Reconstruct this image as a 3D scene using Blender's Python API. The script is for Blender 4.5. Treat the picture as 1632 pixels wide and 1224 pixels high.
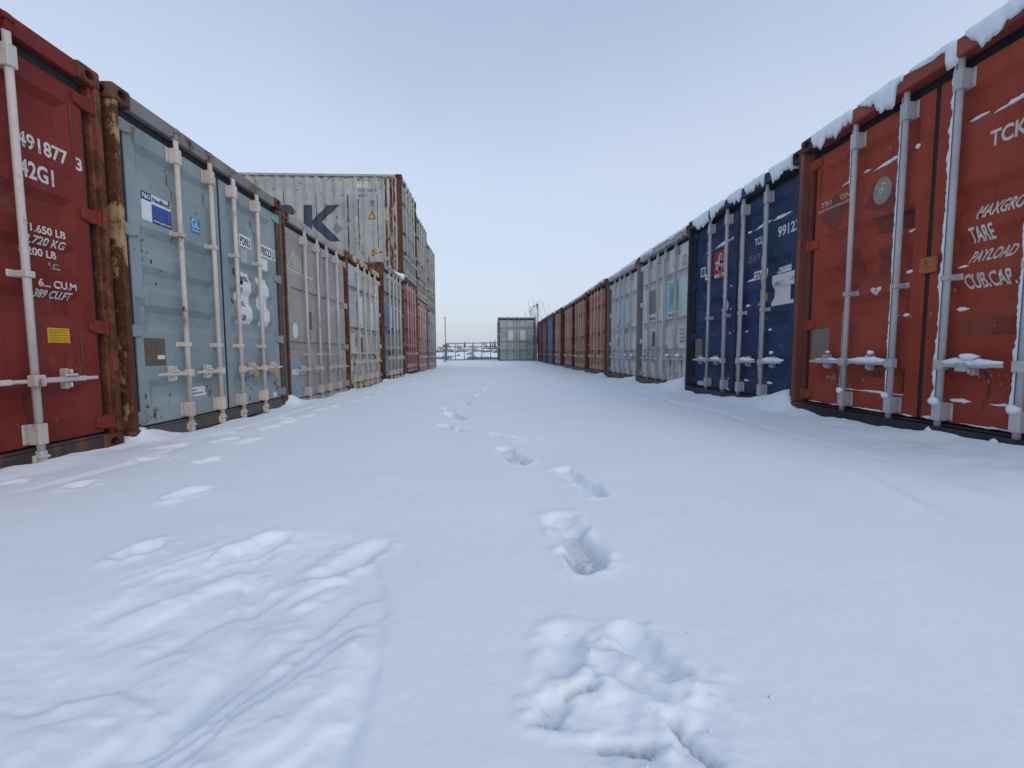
import bpy, bmesh, math, random
import numpy as np
from mathutils import Vector, Matrix

scene = bpy.context.scene
for o in list(bpy.data.objects):
    bpy.data.objects.remove(o)
COL = scene.collection
R = math.radians
rnd = random.Random(7)

# ------------------------------------------------------------------ camera
cam_data = bpy.data.cameras.new('camera')
cam_data.sensor_width = 36.0
cam_data.sensor_fit = 'HORIZONTAL'
cam_data.lens = 15.304
cam_data.clip_start = 0.02
cam_data.clip_end = 4000
cam = bpy.data.objects.new('camera', cam_data)
COL.objects.link(cam)
_r = Vector((0.99902, -0.04383, -0.00396)).normalized()
_f = Vector((0.04342, 0.99639, -0.07301)).normalized()
_u = _r.cross(_f).normalized()
cam.matrix_world = Matrix(((_r.x, _u.x, -_f.x, 0.0), (_r.y, _u.y, -_f.y, 0.0),
                           (_r.z, _u.z, -_f.z, 0.6637), (0, 0, 0, 1)))
scene.camera = cam

# ------------------------------------------------------------------ sky, light, exposure
world = bpy.data.worlds.new('World')
scene.world = world
world.use_nodes = True
wn, wl = world.node_tree.nodes, world.node_tree.links
wn.clear()
SUN_EL, SUN_AZ = 34.0, 150.0       # azimuth clockwise from +Y
w_out = wn.new('ShaderNodeOutputWorld')
w_add = wn.new('ShaderNodeAddShader')
w_b1 = wn.new('ShaderNodeBackground'); w_b1.inputs['Strength'].default_value = 0.05
w_b2 = wn.new('ShaderNodeBackground'); w_b2.inputs['Strength'].default_value = 0.68
w_sky = wn.new('ShaderNodeTexSky'); w_sky.sky_type = 'NISHITA'; w_sky.sun_disc = False
w_sky.sun_elevation = R(SUN_EL); w_sky.sun_rotation = R(SUN_AZ)
w_sky.dust_density = 4.0; w_sky.air_density = 1.0
# the cloud layer: an even grey-blue veil, a little paler towards the horizon
w_tc = wn.new('ShaderNodeTexCoord'); w_sep = wn.new('ShaderNodeSeparateXYZ')
w_nz = wn.new('ShaderNodeTexNoise'); w_nz.inputs['Scale'].default_value = 1.6; w_nz.inputs['Detail'].default_value = 3
w_mul = wn.new('ShaderNodeMath'); w_mul.operation = 'MULTIPLY_ADD'; w_mul.inputs[1].default_value = 0.30; w_mul.inputs[2].default_value = -0.15
w_addm = wn.new('ShaderNodeMath'); w_addm.operation = 'ADD'
w_rmp = wn.new('ShaderNodeValToRGB')
w_rmp.color_ramp.elements[0].position = 0.0; w_rmp.color_ramp.elements[0].color = (0.765, 0.84, 0.945, 1)
w_rmp.color_ramp.elements[1].position = 0.72; w_rmp.color_ramp.elements[1].color = (0.52, 0.625, 0.86, 1)
w_mid = w_rmp.color_ramp.elements.new(0.36); w_mid.color = (0.765, 0.865, 1.04, 1)
w_rmp.color_ramp.interpolation = 'EASE'
wl.new(w_tc.outputs['Generated'], w_sep.inputs[0]); wl.new(w_tc.outputs['Generated'], w_nz.inputs['Vector'])
wl.new(w_nz.outputs['Fac'], w_mul.inputs[0]); wl.new(w_mul.outputs[0], w_addm.inputs[0])
wl.new(w_sep.outputs['Z'], w_addm.inputs[1]); wl.new(w_addm.outputs[0], w_rmp.inputs[0])
wl.new(w_rmp.outputs[0], w_b2.inputs['Color']); wl.new(w_sky.outputs[0], w_b1.inputs['Color'])
wl.new(w_b1.outputs[0], w_add.inputs[0]); wl.new(w_b2.outputs[0], w_add.inputs[1])
wl.new(w_add.outputs[0], w_out.inputs['Surface'])

sun_data = bpy.data.lights.new('sun', 'SUN')
sun_data.energy = 0.5
sun_data.angle = R(120)
sun_data.color = (1.0, 0.96, 0.9)
sun = bpy.data.objects.new('sun', sun_data)
COL.objects.link(sun)
_d = Vector((math.sin(R(SUN_AZ)) * math.cos(R(SUN_EL)), math.cos(R(SUN_AZ)) * math.cos(R(SUN_EL)), math.sin(R(SUN_EL))))
sun.rotation_euler = _d.to_track_quat('Z', 'Y').to_euler()
sun.location = (0, 0, 20)

vs = scene.view_settings
vs.view_transform = 'Standard'
vs.look = 'None'
vs.exposure = 0.0
vs.gamma = 1.0
vs.use_curve_mapping = False

# ------------------------------------------------------------------ materials
MATS = {}

def _nodes(name):
    m = bpy.data.materials.new(name)
    m.use_nodes = True
    nt = m.node_tree
    b = nt.nodes['Principled BSDF']
    return m, nt.nodes, nt.links, b

def _noise(n, l, vec, scale, detail=4, rough=0.55, off=(0, 0, 0), stretch=(1, 1, 1)):
    mp = n.new('ShaderNodeMapping')
    mp.inputs['Location'].default_value = off
    mp.inputs['Scale'].default_value = stretch
    l.new(vec, mp.inputs['Vector'])
    t = n.new('ShaderNodeTexNoise')
    t.inputs['Scale'].default_value = scale
    t.inputs['Detail'].default_value = detail
    t.inputs['Roughness'].default_value = rough
    l.new(mp.outputs[0], t.inputs['Vector'])
    return t.outputs['Fac']

def _ramp(n, l, fac, a, b, ca=(0, 0, 0, 1), cb=(1, 1, 1, 1)):
    r = n.new('ShaderNodeValToRGB')
    r.color_ramp.elements[0].position = a; r.color_ramp.elements[0].color = ca
    r.color_ramp.elements[1].position = b; r.color_ramp.elements[1].color = cb
    l.new(fac, r.inputs[0])
    return r.outputs[0]

def _mix(n, l, fac, a, b, mode='MIX'):
    m = n.new('ShaderNodeMix'); m.data_type = 'RGBA'; m.blend_type = mode
    if isinstance(fac, (int, float)): m.inputs[0].default_value = fac
    else: l.new(fac, m.inputs[0])
    for i, c in ((6, a), (7, b)):
        if isinstance(c, tuple): m.inputs[i].default_value = c if len(c) == 4 else (*c, 1)
        else: l.new(c, m.inputs[i])
    return m.outputs[2]

def _mul(n, l, a, b):
    m = n.new('ShaderNodeMath'); m.operation = 'MULTIPLY'
    for i, c in ((0, a), (1, b)):
        if isinstance(c, (int, float)): m.inputs[i].default_value = c
        else: l.new(c, m.inputs[i])
    return m.outputs[0]

RUST_A, RUST_B = (0.135, 0.052, 0.026), (0.050, 0.024, 0.018)

def paint(key, rgb, rust=0.0, seed=0, rough=0.55, streak=0.35, chalk=0.25):
    """painted steel: faded patches, dirt streaks running down, chips and rust. rust 0..1"""
    k = ('paint', key)
    if k in MATS: return MATS[k]
    m, n, l, b = _nodes('paint_' + key)
    geo = n.new('ShaderNodeNewGeometry').outputs['Position']
    o = (seed * 3.7, seed * 1.9, seed * 5.3)
    c0 = tuple(c * 0.80 for c in rgb); c1 = tuple(min(1, c * 1.16 + 0.012) for c in rgb)
    col = _mix(n, l, _ramp(n, l, _noise(n, l, geo, 1.5, 5, 0.6, o), 0.3, 0.7), c0, c1)
    dusty = tuple(min(1, c * 0.75 + 0.09) for c in rgb)
    ck = _mul(n, l, _ramp(n, l, _noise(n, l, geo, 3.2, 6, 0.65, o, (1, 1, 0.45)), 0.45, 0.75), chalk)
    col = _mix(n, l, ck, col, dusty)
    dirt = tuple(c * 0.5 + 0.006 for c in rgb)
    st = _mul(n, l, _ramp(n, l, _noise(n, l, geo, 6.0, 5, 0.6, o, (3.2, 3.2, 0.28)), 0.52, 0.72), streak)
    col = _mix(n, l, st, col, dirt)
    sc = _mul(n, l, _ramp(n, l, _noise(n, l, geo, 55, 3, 0.5, o, (1, 1, 0.6)), 0.66, 0.70), 0.55)
    col = _mix(n, l, sc, col, dirt)
    rf = None
    if rust > 0:
        rustc = _mix(n, l, _ramp(n, l, _noise(n, l, geo, 14, 6, 0.7, o), 0.35, 0.65), RUST_B, RUST_A)
        t = 0.72 - 0.42 * rust
        r1 = _ramp(n, l, _noise(n, l, geo, 5.5, 9, 0.72, (o[1], o[0], 2), (1, 1, 0.55)), t, t + 0.035)
        if rust < 0.5:
            r2 = _ramp(n, l, _noise(n, l, geo, 1.1, 2, 0.5, (o[2], 1, o[0])), 0.42, 0.6)
            rf = _mul(n, l, r1, r2)
        else:
            rf = r1
        halo = _mul(n, l, _ramp(n, l, _noise(n, l, geo, 5.5, 9, 0.72, (o[1], o[0], 2), (1, 1, 0.55)), t - 0.07, t), 0.35)
        col = _mix(n, l, halo, col, (0.22, 0.12, 0.06))
        col = _mix(n, l, rf, col, rustc)
    l.new(col, b.inputs['Base Color'])
    rr = _ramp(n, l, _noise(n, l, geo, 8, 4, 0.6, o), 0.3, 0.7, (rough - 0.1,) * 3 + (1,), (rough + 0.15,) * 3 + (1,))
    l.new(rr, b.inputs['Roughness'])
    bp = n.new('ShaderNodeBump'); bp.inputs['Strength'].default_value = 0.30; bp.inputs['Distance'].default_value = 0.012
    hgt = _noise(n, l, geo, 2.6, 5, 0.55, o)
    if rf is not None:
        ad = n.new('ShaderNodeMath'); ad.operation = 'MULTIPLY_ADD'; ad.inputs[1].default_value = -0.35
        l.new(rf, ad.inputs[0]); l.new(hgt, ad.inputs[2]); hgt = ad.outputs[0]
    l.new(hgt, bp.inputs['Height']); l.new(bp.outputs[0], b.inputs['Normal'])
    b.inputs['Specular IOR Level'].default_value = 0.14
    MATS[k] = m
    return m

def flat(key, rgb, rough=0.6, var=0.25, scale=12, worn=None, thr=0.5):
    """print, vinyl, rubber: nearly plain, with a little dirt; worn mixes in the paint underneath"""
    k = ('flat', key)
    if k in MATS: return MATS[k]
    m, n, l, b = _nodes(key)
    geo = n.new('ShaderNodeNewGeometry').outputs['Position']
    dark = tuple(c * (1 - var) for c in rgb)
    col = _mix(n, l, _ramp(n, l, _noise(n, l, geo, scale, 6, 0.65), 0.35, 0.7), dark, rgb)
    if worn is not None:
        col = _mix(n, l, _ramp(n, l, _noise(n, l, geo, 34, 5, 0.7), thr, thr + 0.08), col, worn)
    l.new(col, b.inputs['Base Color'])
    b.inputs['Roughness'].default_value = rough
    b.inputs['Specular IOR Level'].default_value = 0.3
    MATS[k] = m
    return m

def galvanised(key, rgb, rust=0.15, seed=0):
    return paint('galv_' + key, rgb, rust, seed, 0.5, 0.3, 0.2)

def snow_mat(ground=False):
    k = 'snow_g' if ground else 'snow'
    if k in MATS: return MATS[k]
    m, n, l, b = _nodes('snow_ground' if ground else 'snow')
    geo = n.new('ShaderNodeNewGeometry').outputs['Position']
    col = _mix(n, l, _ramp(n, l, _noise(n, l, geo, 0.9, 6, 0.6), 0.3, 0.7), (0.69, 0.765, 0.825), (0.74, 0.805, 0.86))
    if ground:
        at = n.new('ShaderNodeAttribute'); at.attribute_name = 'slush'
        sl = _mul(n, l, at.outputs['Fac'], _ramp(n, l, _noise(n, l, geo, 90, 6, 0.75), 0.30, 0.62))
        col = _mix(n, l, sl, col, (0.15, 0.17, 0.19))
    l.new(col, b.inputs['Base Color'])
    b.inputs['Roughness'].default_value = 0.75
    b.inputs['Specular IOR Level'].default_value = 0.2
    bp = n.new('ShaderNodeBump'); bp.inputs['Strength'].default_value = 0.32; bp.inputs['Distance'].default_value = 0.004
    ad = n.new('ShaderNodeMath'); ad.operation = 'MULTIPLY_ADD'; ad.inputs[1].default_value = 0.4
    l.new(_noise(n, l, geo, 420, 3, 0.7), ad.inputs[0]); l.new(_noise(n, l, geo, 70, 6, 0.6), ad.inputs[2])
    l.new(ad.outputs[0], bp.inputs['Height']); l.new(bp.outputs[0], b.inputs['Normal'])
    MATS[k] = m
    return m

RUBBER = flat('gasket_rubber', (0.022, 0.022, 0.028), 0.75, 0.4)
WHITE = flat('white_print', (0.68, 0.69, 0.70), 0.6, 0.30)
BLACK = flat('black_print', (0.03, 0.032, 0.04), 0.6, 0.3)

# ------------------------------------------------------------------ mesh helpers
class MB:
    def __init__(self): self.v = []; self.f = []
    def add(self, vs_, fs_):
        o = len(self.v); self.v += [tuple(p) for p in vs_]
        self.f += [tuple(i + o for i in q) for q in fs_]
    def box(self, x0, x1, y0, y1, z0, z1):
        self.add([(x0, y0, z0), (x1, y0, z0), (x1, y1, z0), (x0, y1, z0), (x0, y0, z1), (x1, y0, z1), (x1, y1, z1), (x0, y1, z1)],
                 [(0, 3, 2, 1), (4, 5, 6, 7), (0, 1, 5, 4), (1, 2, 6, 5), (2, 3, 7, 6), (3, 0, 4, 7)])
        return self
    def prism(self, pts, y0, y1):
        """polygon in x,z (counter-clockwise seen from -y) swept from y0 to y1"""
        n = len(pts)
        self.add([(x, y0, z) for x, z in pts] + [(x, y1, z) for x, z in pts],
                 [tuple(range(n)), tuple(range(2 * n - 1, n - 1, -1))] + [(i, i + n, (i + 1) % n + n, (i + 1) % n) for i in range(n)])
        return self
    def tube(self, path, radii, n=8, cap=True, squash=None):
        P = [Vector(p) for p in path]
        rings = []
        for i, p in enumerate(P):
            t = (P[min(i + 1, len(P) - 1)] - P[max(i - 1, 0)]).normalized()
            a = Vector((0, 0, 1)) if abs(t.z) < 0.9 else Vector((1, 0, 0))
            u = t.cross(a).normalized(); w = u.cross(t).normalized()
            r = radii[i] if not isinstance(radii, (int, float)) else radii
            rings.append([p + (u * math.cos(2 * math.pi * k / n) + w * math.sin(2 * math.pi * k / n)) * r for k in range(n)])
        vs_ = [q for rg in rings for q in rg]
        fs_ = []
        for i in range(len(P) - 1):
            for k in range(n):
                fs_.append((i * n + k, i * n + (k + 1) % n, (i + 1) * n + (k + 1) % n, (i + 1) * n + k))
        if cap:
            fs_.append(tuple(range(n - 1, -1, -1))); fs_.append(tuple((len(P) - 1) * n + k for k in range(n)))
        self.add(vs_, fs_)
        return self
    def mesh(self, name, bevel=0.0, smooth=False, seg=1):
        me = bpy.data.meshes.new(name)
        me.from_pydata(self.v, [], self.f)
        bm = bmesh.new(); bm.from_mesh(me)
        if bevel > 0:
            es = [e for e in bm.edges if len(e.link_faces) == 2 and e.calc_face_angle(0) > 0.5]
            bmesh.ops.bevel(bm, geom=es, offset=bevel, segments=seg, profile=0.5, affect='EDGES', clamp_overlap=True)
        bmesh.ops.recalc_face_normals(bm, faces=bm.faces)
        if smooth:
            for f in bm.faces: f.smooth = True
        bm.to_mesh(me); bm.free()
        me.materials.append(None)
        return me

def part(name, me, mat, parent=None, loc=(0, 0, 0), rz=0.0):
    o = bpy.data.objects.new(name, me)
    COL.objects.link(o)
    if len(me.materials) == 0: me.materials.append(None)
    o.material_slots[0].link = 'OBJECT'
    o.material_slots[0].material = mat
    o.location = loc
    if rz: o.rotation_euler = (0, 0, rz)
    if parent: o.parent = parent
    return o

def tag(o, label=None, category=None, group=None, kind=None):
    if label: o['label'] = label
    if category: o['category'] = category
    if group: o['group'] = group
    if kind: o['kind'] = kind
    return o

def empty(name, loc, rz=0.0):
    o = bpy.data.objects.new(name, None)
    COL.objects.link(o)
    o.location = loc; o.rotation_euler = (0, 0, rz)
    o.empty_display_size = 0.3
    return o

# value noise for numpy grids
def vnoise(x, y, seed=0):
    xi = np.floor(x).astype(np.int64); yi = np.floor(y).astype(np.int64)
    xf = x - xi; yf = y - yi
    u = xf * xf * xf * (xf * (xf * 6 - 15) + 10); v = yf * yf * yf * (yf * (yf * 6 - 15) + 10)
    def h(a, b):
        n = (a * 374761393 + b * 668265263 + seed * 974634777) & 0xffffffff
        n = ((n ^ (n >> 13)) * 1274126177) & 0xffffffff
        n = n ^ (n >> 16)
        return (n & 0xffff) / 65535.0
    a = h(xi, yi); b = h(xi + 1, yi); c = h(xi, yi + 1); d = h(xi + 1, yi + 1)
    return (a * (1 - u) + b * u) * (1 - v) + (c * (1 - u) + d * u) * v - 0.5

def fbm(x, y, seed=0, oct=4, gain=0.5):
    s = 0; a = 1.0
    for i in range(oct):
        s = s + a * vnoise(x * 2 ** i, y * 2 ** i, seed + i * 17); a *= gain
    return s

def n1(t, seed=0):
    return float(fbm(np.array([t]), np.array([seed * 7.31]), seed, 3)[0])

def sstep(a, b, x):
    t = np.clip((x - a) / (b - a), 0, 1)
    return t * t * (3 - 2 * t)

# ------------------------------------------------------------------ ground: one sheet of snow to the horizon
LX, RX = -2.68, 3.03      # door planes of the two rows
L_LINE = [(-5, .0), (2.48, .03), (2.83, .02), (3.25, .01), (3.36, .10), (3.83, -.01), (4.4, -.03), (5.2, -.03), (5.62, .0), (5.80, .12), (6.0, .06), (6.39, .0),
          (6.97, -.035), (8.0, -.04), (8.24, .02), (8.46, -.01), (8.97, -.08), (9.66, -.07), (10.5, -.05), (10.75, .04), (11.2, -.01), (12.7, -.06), (13.2, .02), (13.9, -.05),
          (15.4, -.06), (15.7, -.01), (16.4, -.07), (18.2, -.03), (19, -.07), (20.6, -.07), (22, 0.0)]
R_LINE = [(-5, .10), (2.3, .150), (2.63, .138), (3.06, .118), (3.71, .115), (4.10, .125), (4.2, .22), (4.30, .30), (4.42, .27), (4.6, .20), (4.87, .135), (5.4, .10), (6.2, .065), (6.62, .08),
          (6.75, .28), (6.95, .21), (7.44, .13), (7.86, .07), (8.5, .035), (9.05, .04), (9.2, .15), (9.6, .10), (10.5, .02), (11.5, -.02), (11.7, .11), (12.2, .05), (14.0, -.01), (14.2, .08), (14.8, .02),
          (16.5, -.05), (16.7, .05), (17.5, -.02), (19.0, 0.03), (20, .0), (21.4, .04), (24, .03), (27, .06), (30, .1)]

def stamp(X, Y, Z, S, cx, cy, ang, ln, wd, dep, slush=0.0, seed=0, rim=0.012, drag=0.0):
    """a boot print: a capsule-shaped hole with a crumbled rim and a rough floor"""
    c, s = math.cos(ang), math.sin(ang)
    ra, rb = np.searchsorted(Y[:, 0], [cy - ln - .3, cy + ln + .3]); ca, cb_ = np.searchsorted(X[0], [cx - ln - .3, cx + ln + .3])
    m = (slice(ra, rb), slice(ca, cb_))
    x, y = X[m] - cx, Y[m] - cy
    u = x * c + y * s; v = -x * s + y * c
    v = v + 0.016 * fbm(u * 14, v * 14, seed + 3, 3)
    u = u + 0.03 * fbm(v * 9, u * 9, seed + 5, 3)
    h = ln / 2 - wd / 2
    waist = 1.0 - 0.16 * np.exp(-((u + 0.02) / 0.05) ** 2)
    d = np.sqrt((np.maximum(np.abs(u) - h, 0)) ** 2 + v ** 2) / waist - wd / 2
    hole = 1 - sstep(-min(.034, wd * .42), min(.014, wd * .2), d)
    tilt = 1 + drag * (u / max(ln, 0.01))
    floor = (0.012 * np.round(fbm(u * 26, v * 26, seed + 9, 3) * 3.5) / 2.5 + 0.004 * fbm(u * 80, v * 80, seed + 4, 2)) * hole
    z = -dep * hole * np.clip(tilt, 0.15, 1.4) + floor * min(1, dep / 0.05)
    z += rim * np.exp(-((d - 0.02) / 0.025) ** 2) * (0.6 + 1.4 * fbm(u * 22, v * 22, seed + 1, 3))
    Z[m] += z
    if slush:
        S[m] = np.maximum(S[m], slush * sstep(.35, .9, hole) * sstep(-.45, -.05, fbm(u * 24, v * 24, seed + 21, 3)) * np.clip(tilt * 1.2 - .5, 0, 1))

def line_groove(X, Y, Z, pts, width, depth, seed=0, side=0.0):
    """a soft crease (or ridge for negative depth) along a polyline"""
    P = np.array(pts)
    ra, rb = np.searchsorted(Y[:, 0], [P[:, 1].min() - .3, P[:, 1].max() + .3]); ca, cb_ = np.searchsorted(X[0], [P[:, 0].min() - .3, P[:, 0].max() + .3])
    X, Y, Z = X[ra:rb, ca:cb_], Y[ra:rb, ca:cb_], Z[ra:rb, ca:cb_]
    best = np.full(X.shape, 9.9); sgn = np.zeros(X.shape); tt = np.zeros(X.shape)
    for i in range(len(P) - 1):
        a, b = P[i], P[i + 1]; ab = b - a; L2 = (ab ** 2).sum()
        t = np.clip(((X - a[0]) * ab[0] + (Y - a[1]) * ab[1]) / L2, 0, 1)
        dx = X - (a[0] + t * ab[0]); dy = Y - (a[1] + t * ab[1])
        d = np.sqrt(dx * dx + dy * dy)
        k = d < best
        best[k] = d[k]; sgn[k] = np.sign(dx * ab[1] - dy * ab[0])[k]; tt[k] = (i + t)[k]
    fade = np.clip(np.minimum(tt, len(P) - 1 - tt) * 2.5, 0, 1)
    wob = 1 + 0.5 * fbm(X * 9, Y * 9, seed, 3)
    w = width * wob * np.where(sgn * side > 0, 0.35, 1.0)
    Z -= depth * fade * np.exp(-(best / w) ** 2)

def build_ground():
    ys = [-40, -20, -10, -5, -2.5, -1, -.3, .1, .3]
    y = .44
    while y < 31: ys.append(y); y *= 1.0074
    while y < 800: ys.append(y); y *= 1.055
    xs = list(np.arange(-1.25, 1.2501, .0095))
    x = 1.25; step = .010
    right = []
    while x < 3.5: x += step; right.append(x); step = min(.024, step * 1.02)
    while x < 700: step *= 1.28; x += step; right.append(x)
    xs = [-v for v in reversed(right)] + xs + right
    X, Y = np.meshgrid(np.array(xs), np.array(ys))
    lane = ((X > -3.4) & (X < 3.6)).astype(float)
    near = 1 - sstep(30, 38, Y)
    # the yard: almost level, rising a touch towards the gate
    Z = 0.02 + 0.09 * sstep(18, 28, Y)
    ll = np.interp(Y, *zip(*L_LINE)); rr = np.interp(Y, *zip(*R_LINE))
    wob = 0.10 * fbm(X * 1.5, Y * 1.5, 4, 3)
    wl_ = (1 - sstep(LX - .02, LX + .55, X + wob)); wr_ = sstep(RX - .75, RX + .0, X + wob)
    wlb = (1 - sstep(LX - .02, LX + .22, X)); wrb = sstep(RX - .28, RX - .0, X)
    lmean = np.interp(Y, [0, 8, 20, 30], [.0, -.02, -.04, .06]); rmean = np.interp(Y, [0, 4, 8, 20, 30], [.085, .075, .02, .01, .08])
    yard = near * (Y > -3)
    Z = Z + yard * ((lmean - Z) * wl_ * .9 + (rmean - Z) * wr_ * .9)
    Z = Z + yard * ((ll - lmean) * (0.25 * wl_ ** 2 + .75 * wlb) + (rr - rmean) * (.25 * wr_ ** 2 + .75 * wrb))
    # wind-laid unevenness
    Z += yard * (0.018 * fbm(X * .8, Y * .45, 11, 3) + 0.006 * fbm(X * 3.0, Y * 2.0, 12, 3))
    side = np.maximum(wl_, wr_)
    Z += yard * side * 0.035 * fbm(X * 5, Y * 4, 13, 4)
    Z += yard * (Y < 7) * (0.0009 * fbm(X * 40, Y * 40, 19, 2) + .0022 * fbm(X * 2.2 + Y * .7, Y * 5.5, 21, 3))
    # low wind ledges along both sides
    for (pts, wd, dp, sd) in [([(2.2, 1.6), (2.35, 2.4), (2.3, 3.3), (2.42, 4.6), (2.3, 6.0)], .05, .014, 1),
                              ([(2.05, 4.4), (2.3, 5.2), (2.45, 6.6), (2.4, 8.2)], .06, .016, 1),
                              ([(1.75, 1.5), (1.95, 2.2), (2.05, 3.0)], .05, .010, 1),
                              ([(-2.2, 2.0), (-2.1, 2.6), (-2.2, 3.6)], .05, .014, -1),
                              ([(-2.3, 3.2), (-2.15, 4.0), (-2.2, 5.4), (-2.15, 7)], .05, .014, -1)]:
        line_groove(X, Y, Z, pts, wd, dp, int(wd * 1000), sd)
    S = np.zeros(X.shape)
    fine = (Y > .4) & (Y < 14) & (X > -2.7) & (X < 2.7)
    # --- trampled patch, lower left of the picture (worked on the near rows only)
    r0_, r1_ = np.searchsorted(ys, [.40, 2.1]); G, X_, Y_, Z_ = slice(r0_, r1_), X, Y, Z
    X, Y, Z, fine = X_[G], Y_[G], Z_[G], fine[G]
    def terrace(n, k): q = n * k; f = np.floor(q); return (f + sstep(.0, .30, q - f)) / k
    ang = math.radians(55)
    tx = X + 0.58; ty = Y - 1.02
    mu = tx * math.cos(ang) + ty * math.sin(ang); mv = -tx * math.sin(ang) + ty * math.cos(ang)
    ragged = .05 * fbm(X * 6, Y * 6, 33, 4)
    edge_r = 1 - sstep(-.06, .03, X - np.interp(Y, [.4, .66, .82, 1.08, 1.3, 1.5, 1.62], [-.23, -.24, -.235, -.27, -.36, -.44, -.50]) + ragged)
    edge_l = sstep(-.25, .10, X - np.interp(Y, [.4, .66, .88, 1.06, 1.3, 1.53], [-.72, -.78, -.90, -.96, -.92, -.86]) + 2 * ragged)
    edge_t = 1 - sstep(-.16, .04, Y - 1.54 + ragged)
    pm = edge_r * edge_l * edge_t * fine
    wx, wy = .03 * fbm(X * 7, Y * 7, 61, 3), .03 * fbm(X * 7, Y * 7, 62, 3)
    crum = np.maximum(fbm(X * 26, Y * 26, 45, 3) - .12, 0)
    broad = fbm((mu + wx) * 1.6, (mv + wy) * 3.4, 36, 3)
    Z += pm * (-.012 + .030 * terrace(broad + .5, 4.0) - .015 + .010 * fbm(X * 5, Y * 5, 63, 3) + .004 * fbm(mu * 9, mv * 14, 37, 3) + .010 * crum)
    for pts, w, d, sd in [([(-.80, 1.46), (-.70, 1.22), (-.60, 1.05), (-.56, .88), (-.585, .70), (-.60, .55)], .050, .016, 1),
                          ([(-.46, 1.50), (-.37, 1.30), (-.285, 1.08), (-.25, .86), (-.245, .66), (-.25, .5)], .045, .009, -1),
                          ([(-.72, 1.33), (-.86, 1.14), (-.95, 1.02)], .045, -.010, 1),
                          ([(-.38, 1.34), (-.48, 1.22), (-.55, 1.16)], .05, -.009, -1)]:
        line_groove(X, Y, Z, pts, w, d, int(abs(d) * 1000), sd)
    stamp(X, Y, Z, S[G], -.79, 1.46, R(58), .20, .10, .022, .0, 51, .006)
    stamp(X, Y, Z, S[G], -.44, 1.36, R(60), .26, .10, .014, .0, 52, .005)
    # --- trampled patch, bottom right of centre
    d2 = np.sqrt(((X - .25) / .21) ** 2 + ((Y - .79) / .20) ** 2) + .30 * fbm(X * 9, Y * 9, 41, 4)
    m2 = (1 - sstep(.60, 1.12, d2)) * fine
    Z += m2 * (-.010 + .013 * terrace(fbm((X + wx) * 5.0, (Y + wy) * 5.0, 42, 4) + .5, 5.0) - .006 + .016 * crum + .003 * fbm(X * 44, Y * 44, 43, 3))
    X, Y, Z = X_, Y_, Z_
    stamp(X, Y, Z, S, .335, .87, R(112), .20, .085, .022, .0, 61, .006)
    stamp(X, Y, Z, S, .15, .90, R(80), .15, .085, .016, .0, 62, .006)
    stamp(X, Y, Z, S, .105, .735, R(65), .09, .06, .026, 1.0, 63, .006)
    stamp(X, Y, Z, S, .225, .668, R(-12), .11, .030, .030, 1.0, 64, .005)
    stamp(X, Y, Z, S, .325, .675, R(-62), .12, .022, .026, .9, 65, .006)
    stamp(X, Y, Z, S, .28, .80, R(-40), .16, .05, .010, .0, 66, .006)
    stamp(X, Y, Z, S, .155, .78, R(20), .07, .03, .02, .8, 67, .006)
    # --- the main trail of boot prints
    stamp(X, Y, Z, S, .275, 1.47, R(97), .46, .120, .036, 0.5, 71, .006, -1.1)
    stamp(X, Y, Z, S, .265, 1.31, R(100), .17, .105, .024, 1.0, 72, .003, -.3)
    stamp(X, Y, Z, S, .425, 2.14, R(-78), .50, .10, .032, .0, 73, .006, .7)
    stamp(X, Y, Z, S, .115, 2.70, R(-76), .48, .12, .034, .6, 74, .006, .9)
    stamp(X, Y, Z, S, .12, 3.32, R(-46), .40, .08, .018, .0, 75, .006, .4)
    stamp(X, Y, Z, S, -.35, 3.72, R(-56), .44, .12, .036, .3, 76, .008, .7)
    stamp(X, Y, Z, S, -.40, 4.40, R(-70), .55, .14, .05, .0, 77, .014, .5)
    stamp(X, Y, Z, S, -.52, 4.9, R(-60), .35, .13, .05, .0, 78, .014)
    stamp(X, Y, Z, S, -.34, 5.55, R(-60), .40, .13, .05, .0, 79, .014)
    stamp(X, Y, Z, S, -.26, 6.6, R(80), .50, .15, .05, .0, 80, .014)
    stamp(X, Y, Z, S, -.16, 7.7, R(80), .60, .16, .06, .0, 81, .014)
    stamp(X, Y, Z, S, -.10, 9.0, R(80), .60, .18, .06, .0, 82, .014)
    # --- the trail along the left row
    for i, (px, py, a, ln) in enumerate([(-1.15, 1.43, 70, .20), (-1.39, 2.0, 62, .27), (-1.69, 2.62, 70, .28), (-2.06, 2.70, 35, .25), (-2.40, 2.26, 40, .22), (-2.0, 2.15, 100, .20),
                                         (-1.95, 3.24, 70, .26), (-1.76, 3.20, 80, .26), (-1.91, 3.78, 75, .28), (-1.88, 4.12, 80, .28), (-1.84, 4.44, 80, .28), (-1.93, 4.95, 80, .30),
                                         (-1.91, 5.32, 85, .30), (-1.81, 5.9, 85, .32), (-1.80, 6.3, 85, .32), (-2.1, 3.5, 60, .2), (-2.0, 4.3, 60, .2), (-1.85, 7.2, 80, .34), (-1.9, 8.1, 80, .36), (-2.2, 3.05, 50, .25)]):
        stamp(X, Y, Z, S, px, py, R(a), ln * (.62 if py < 3 else .85), .095, .030, .55 if i == 0 else 0.0, 90 + i, .009, -.5 if i % 2 else .4)
    # far field: scrubland rising slowly behind the gate
    fz = np.interp(np.maximum(Y, 0), [30, 36, 45, 70, 110, 180, 300, 1500], [.10, .05, .0, .55, 1.5, 2.6, 4.2, 14])
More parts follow.
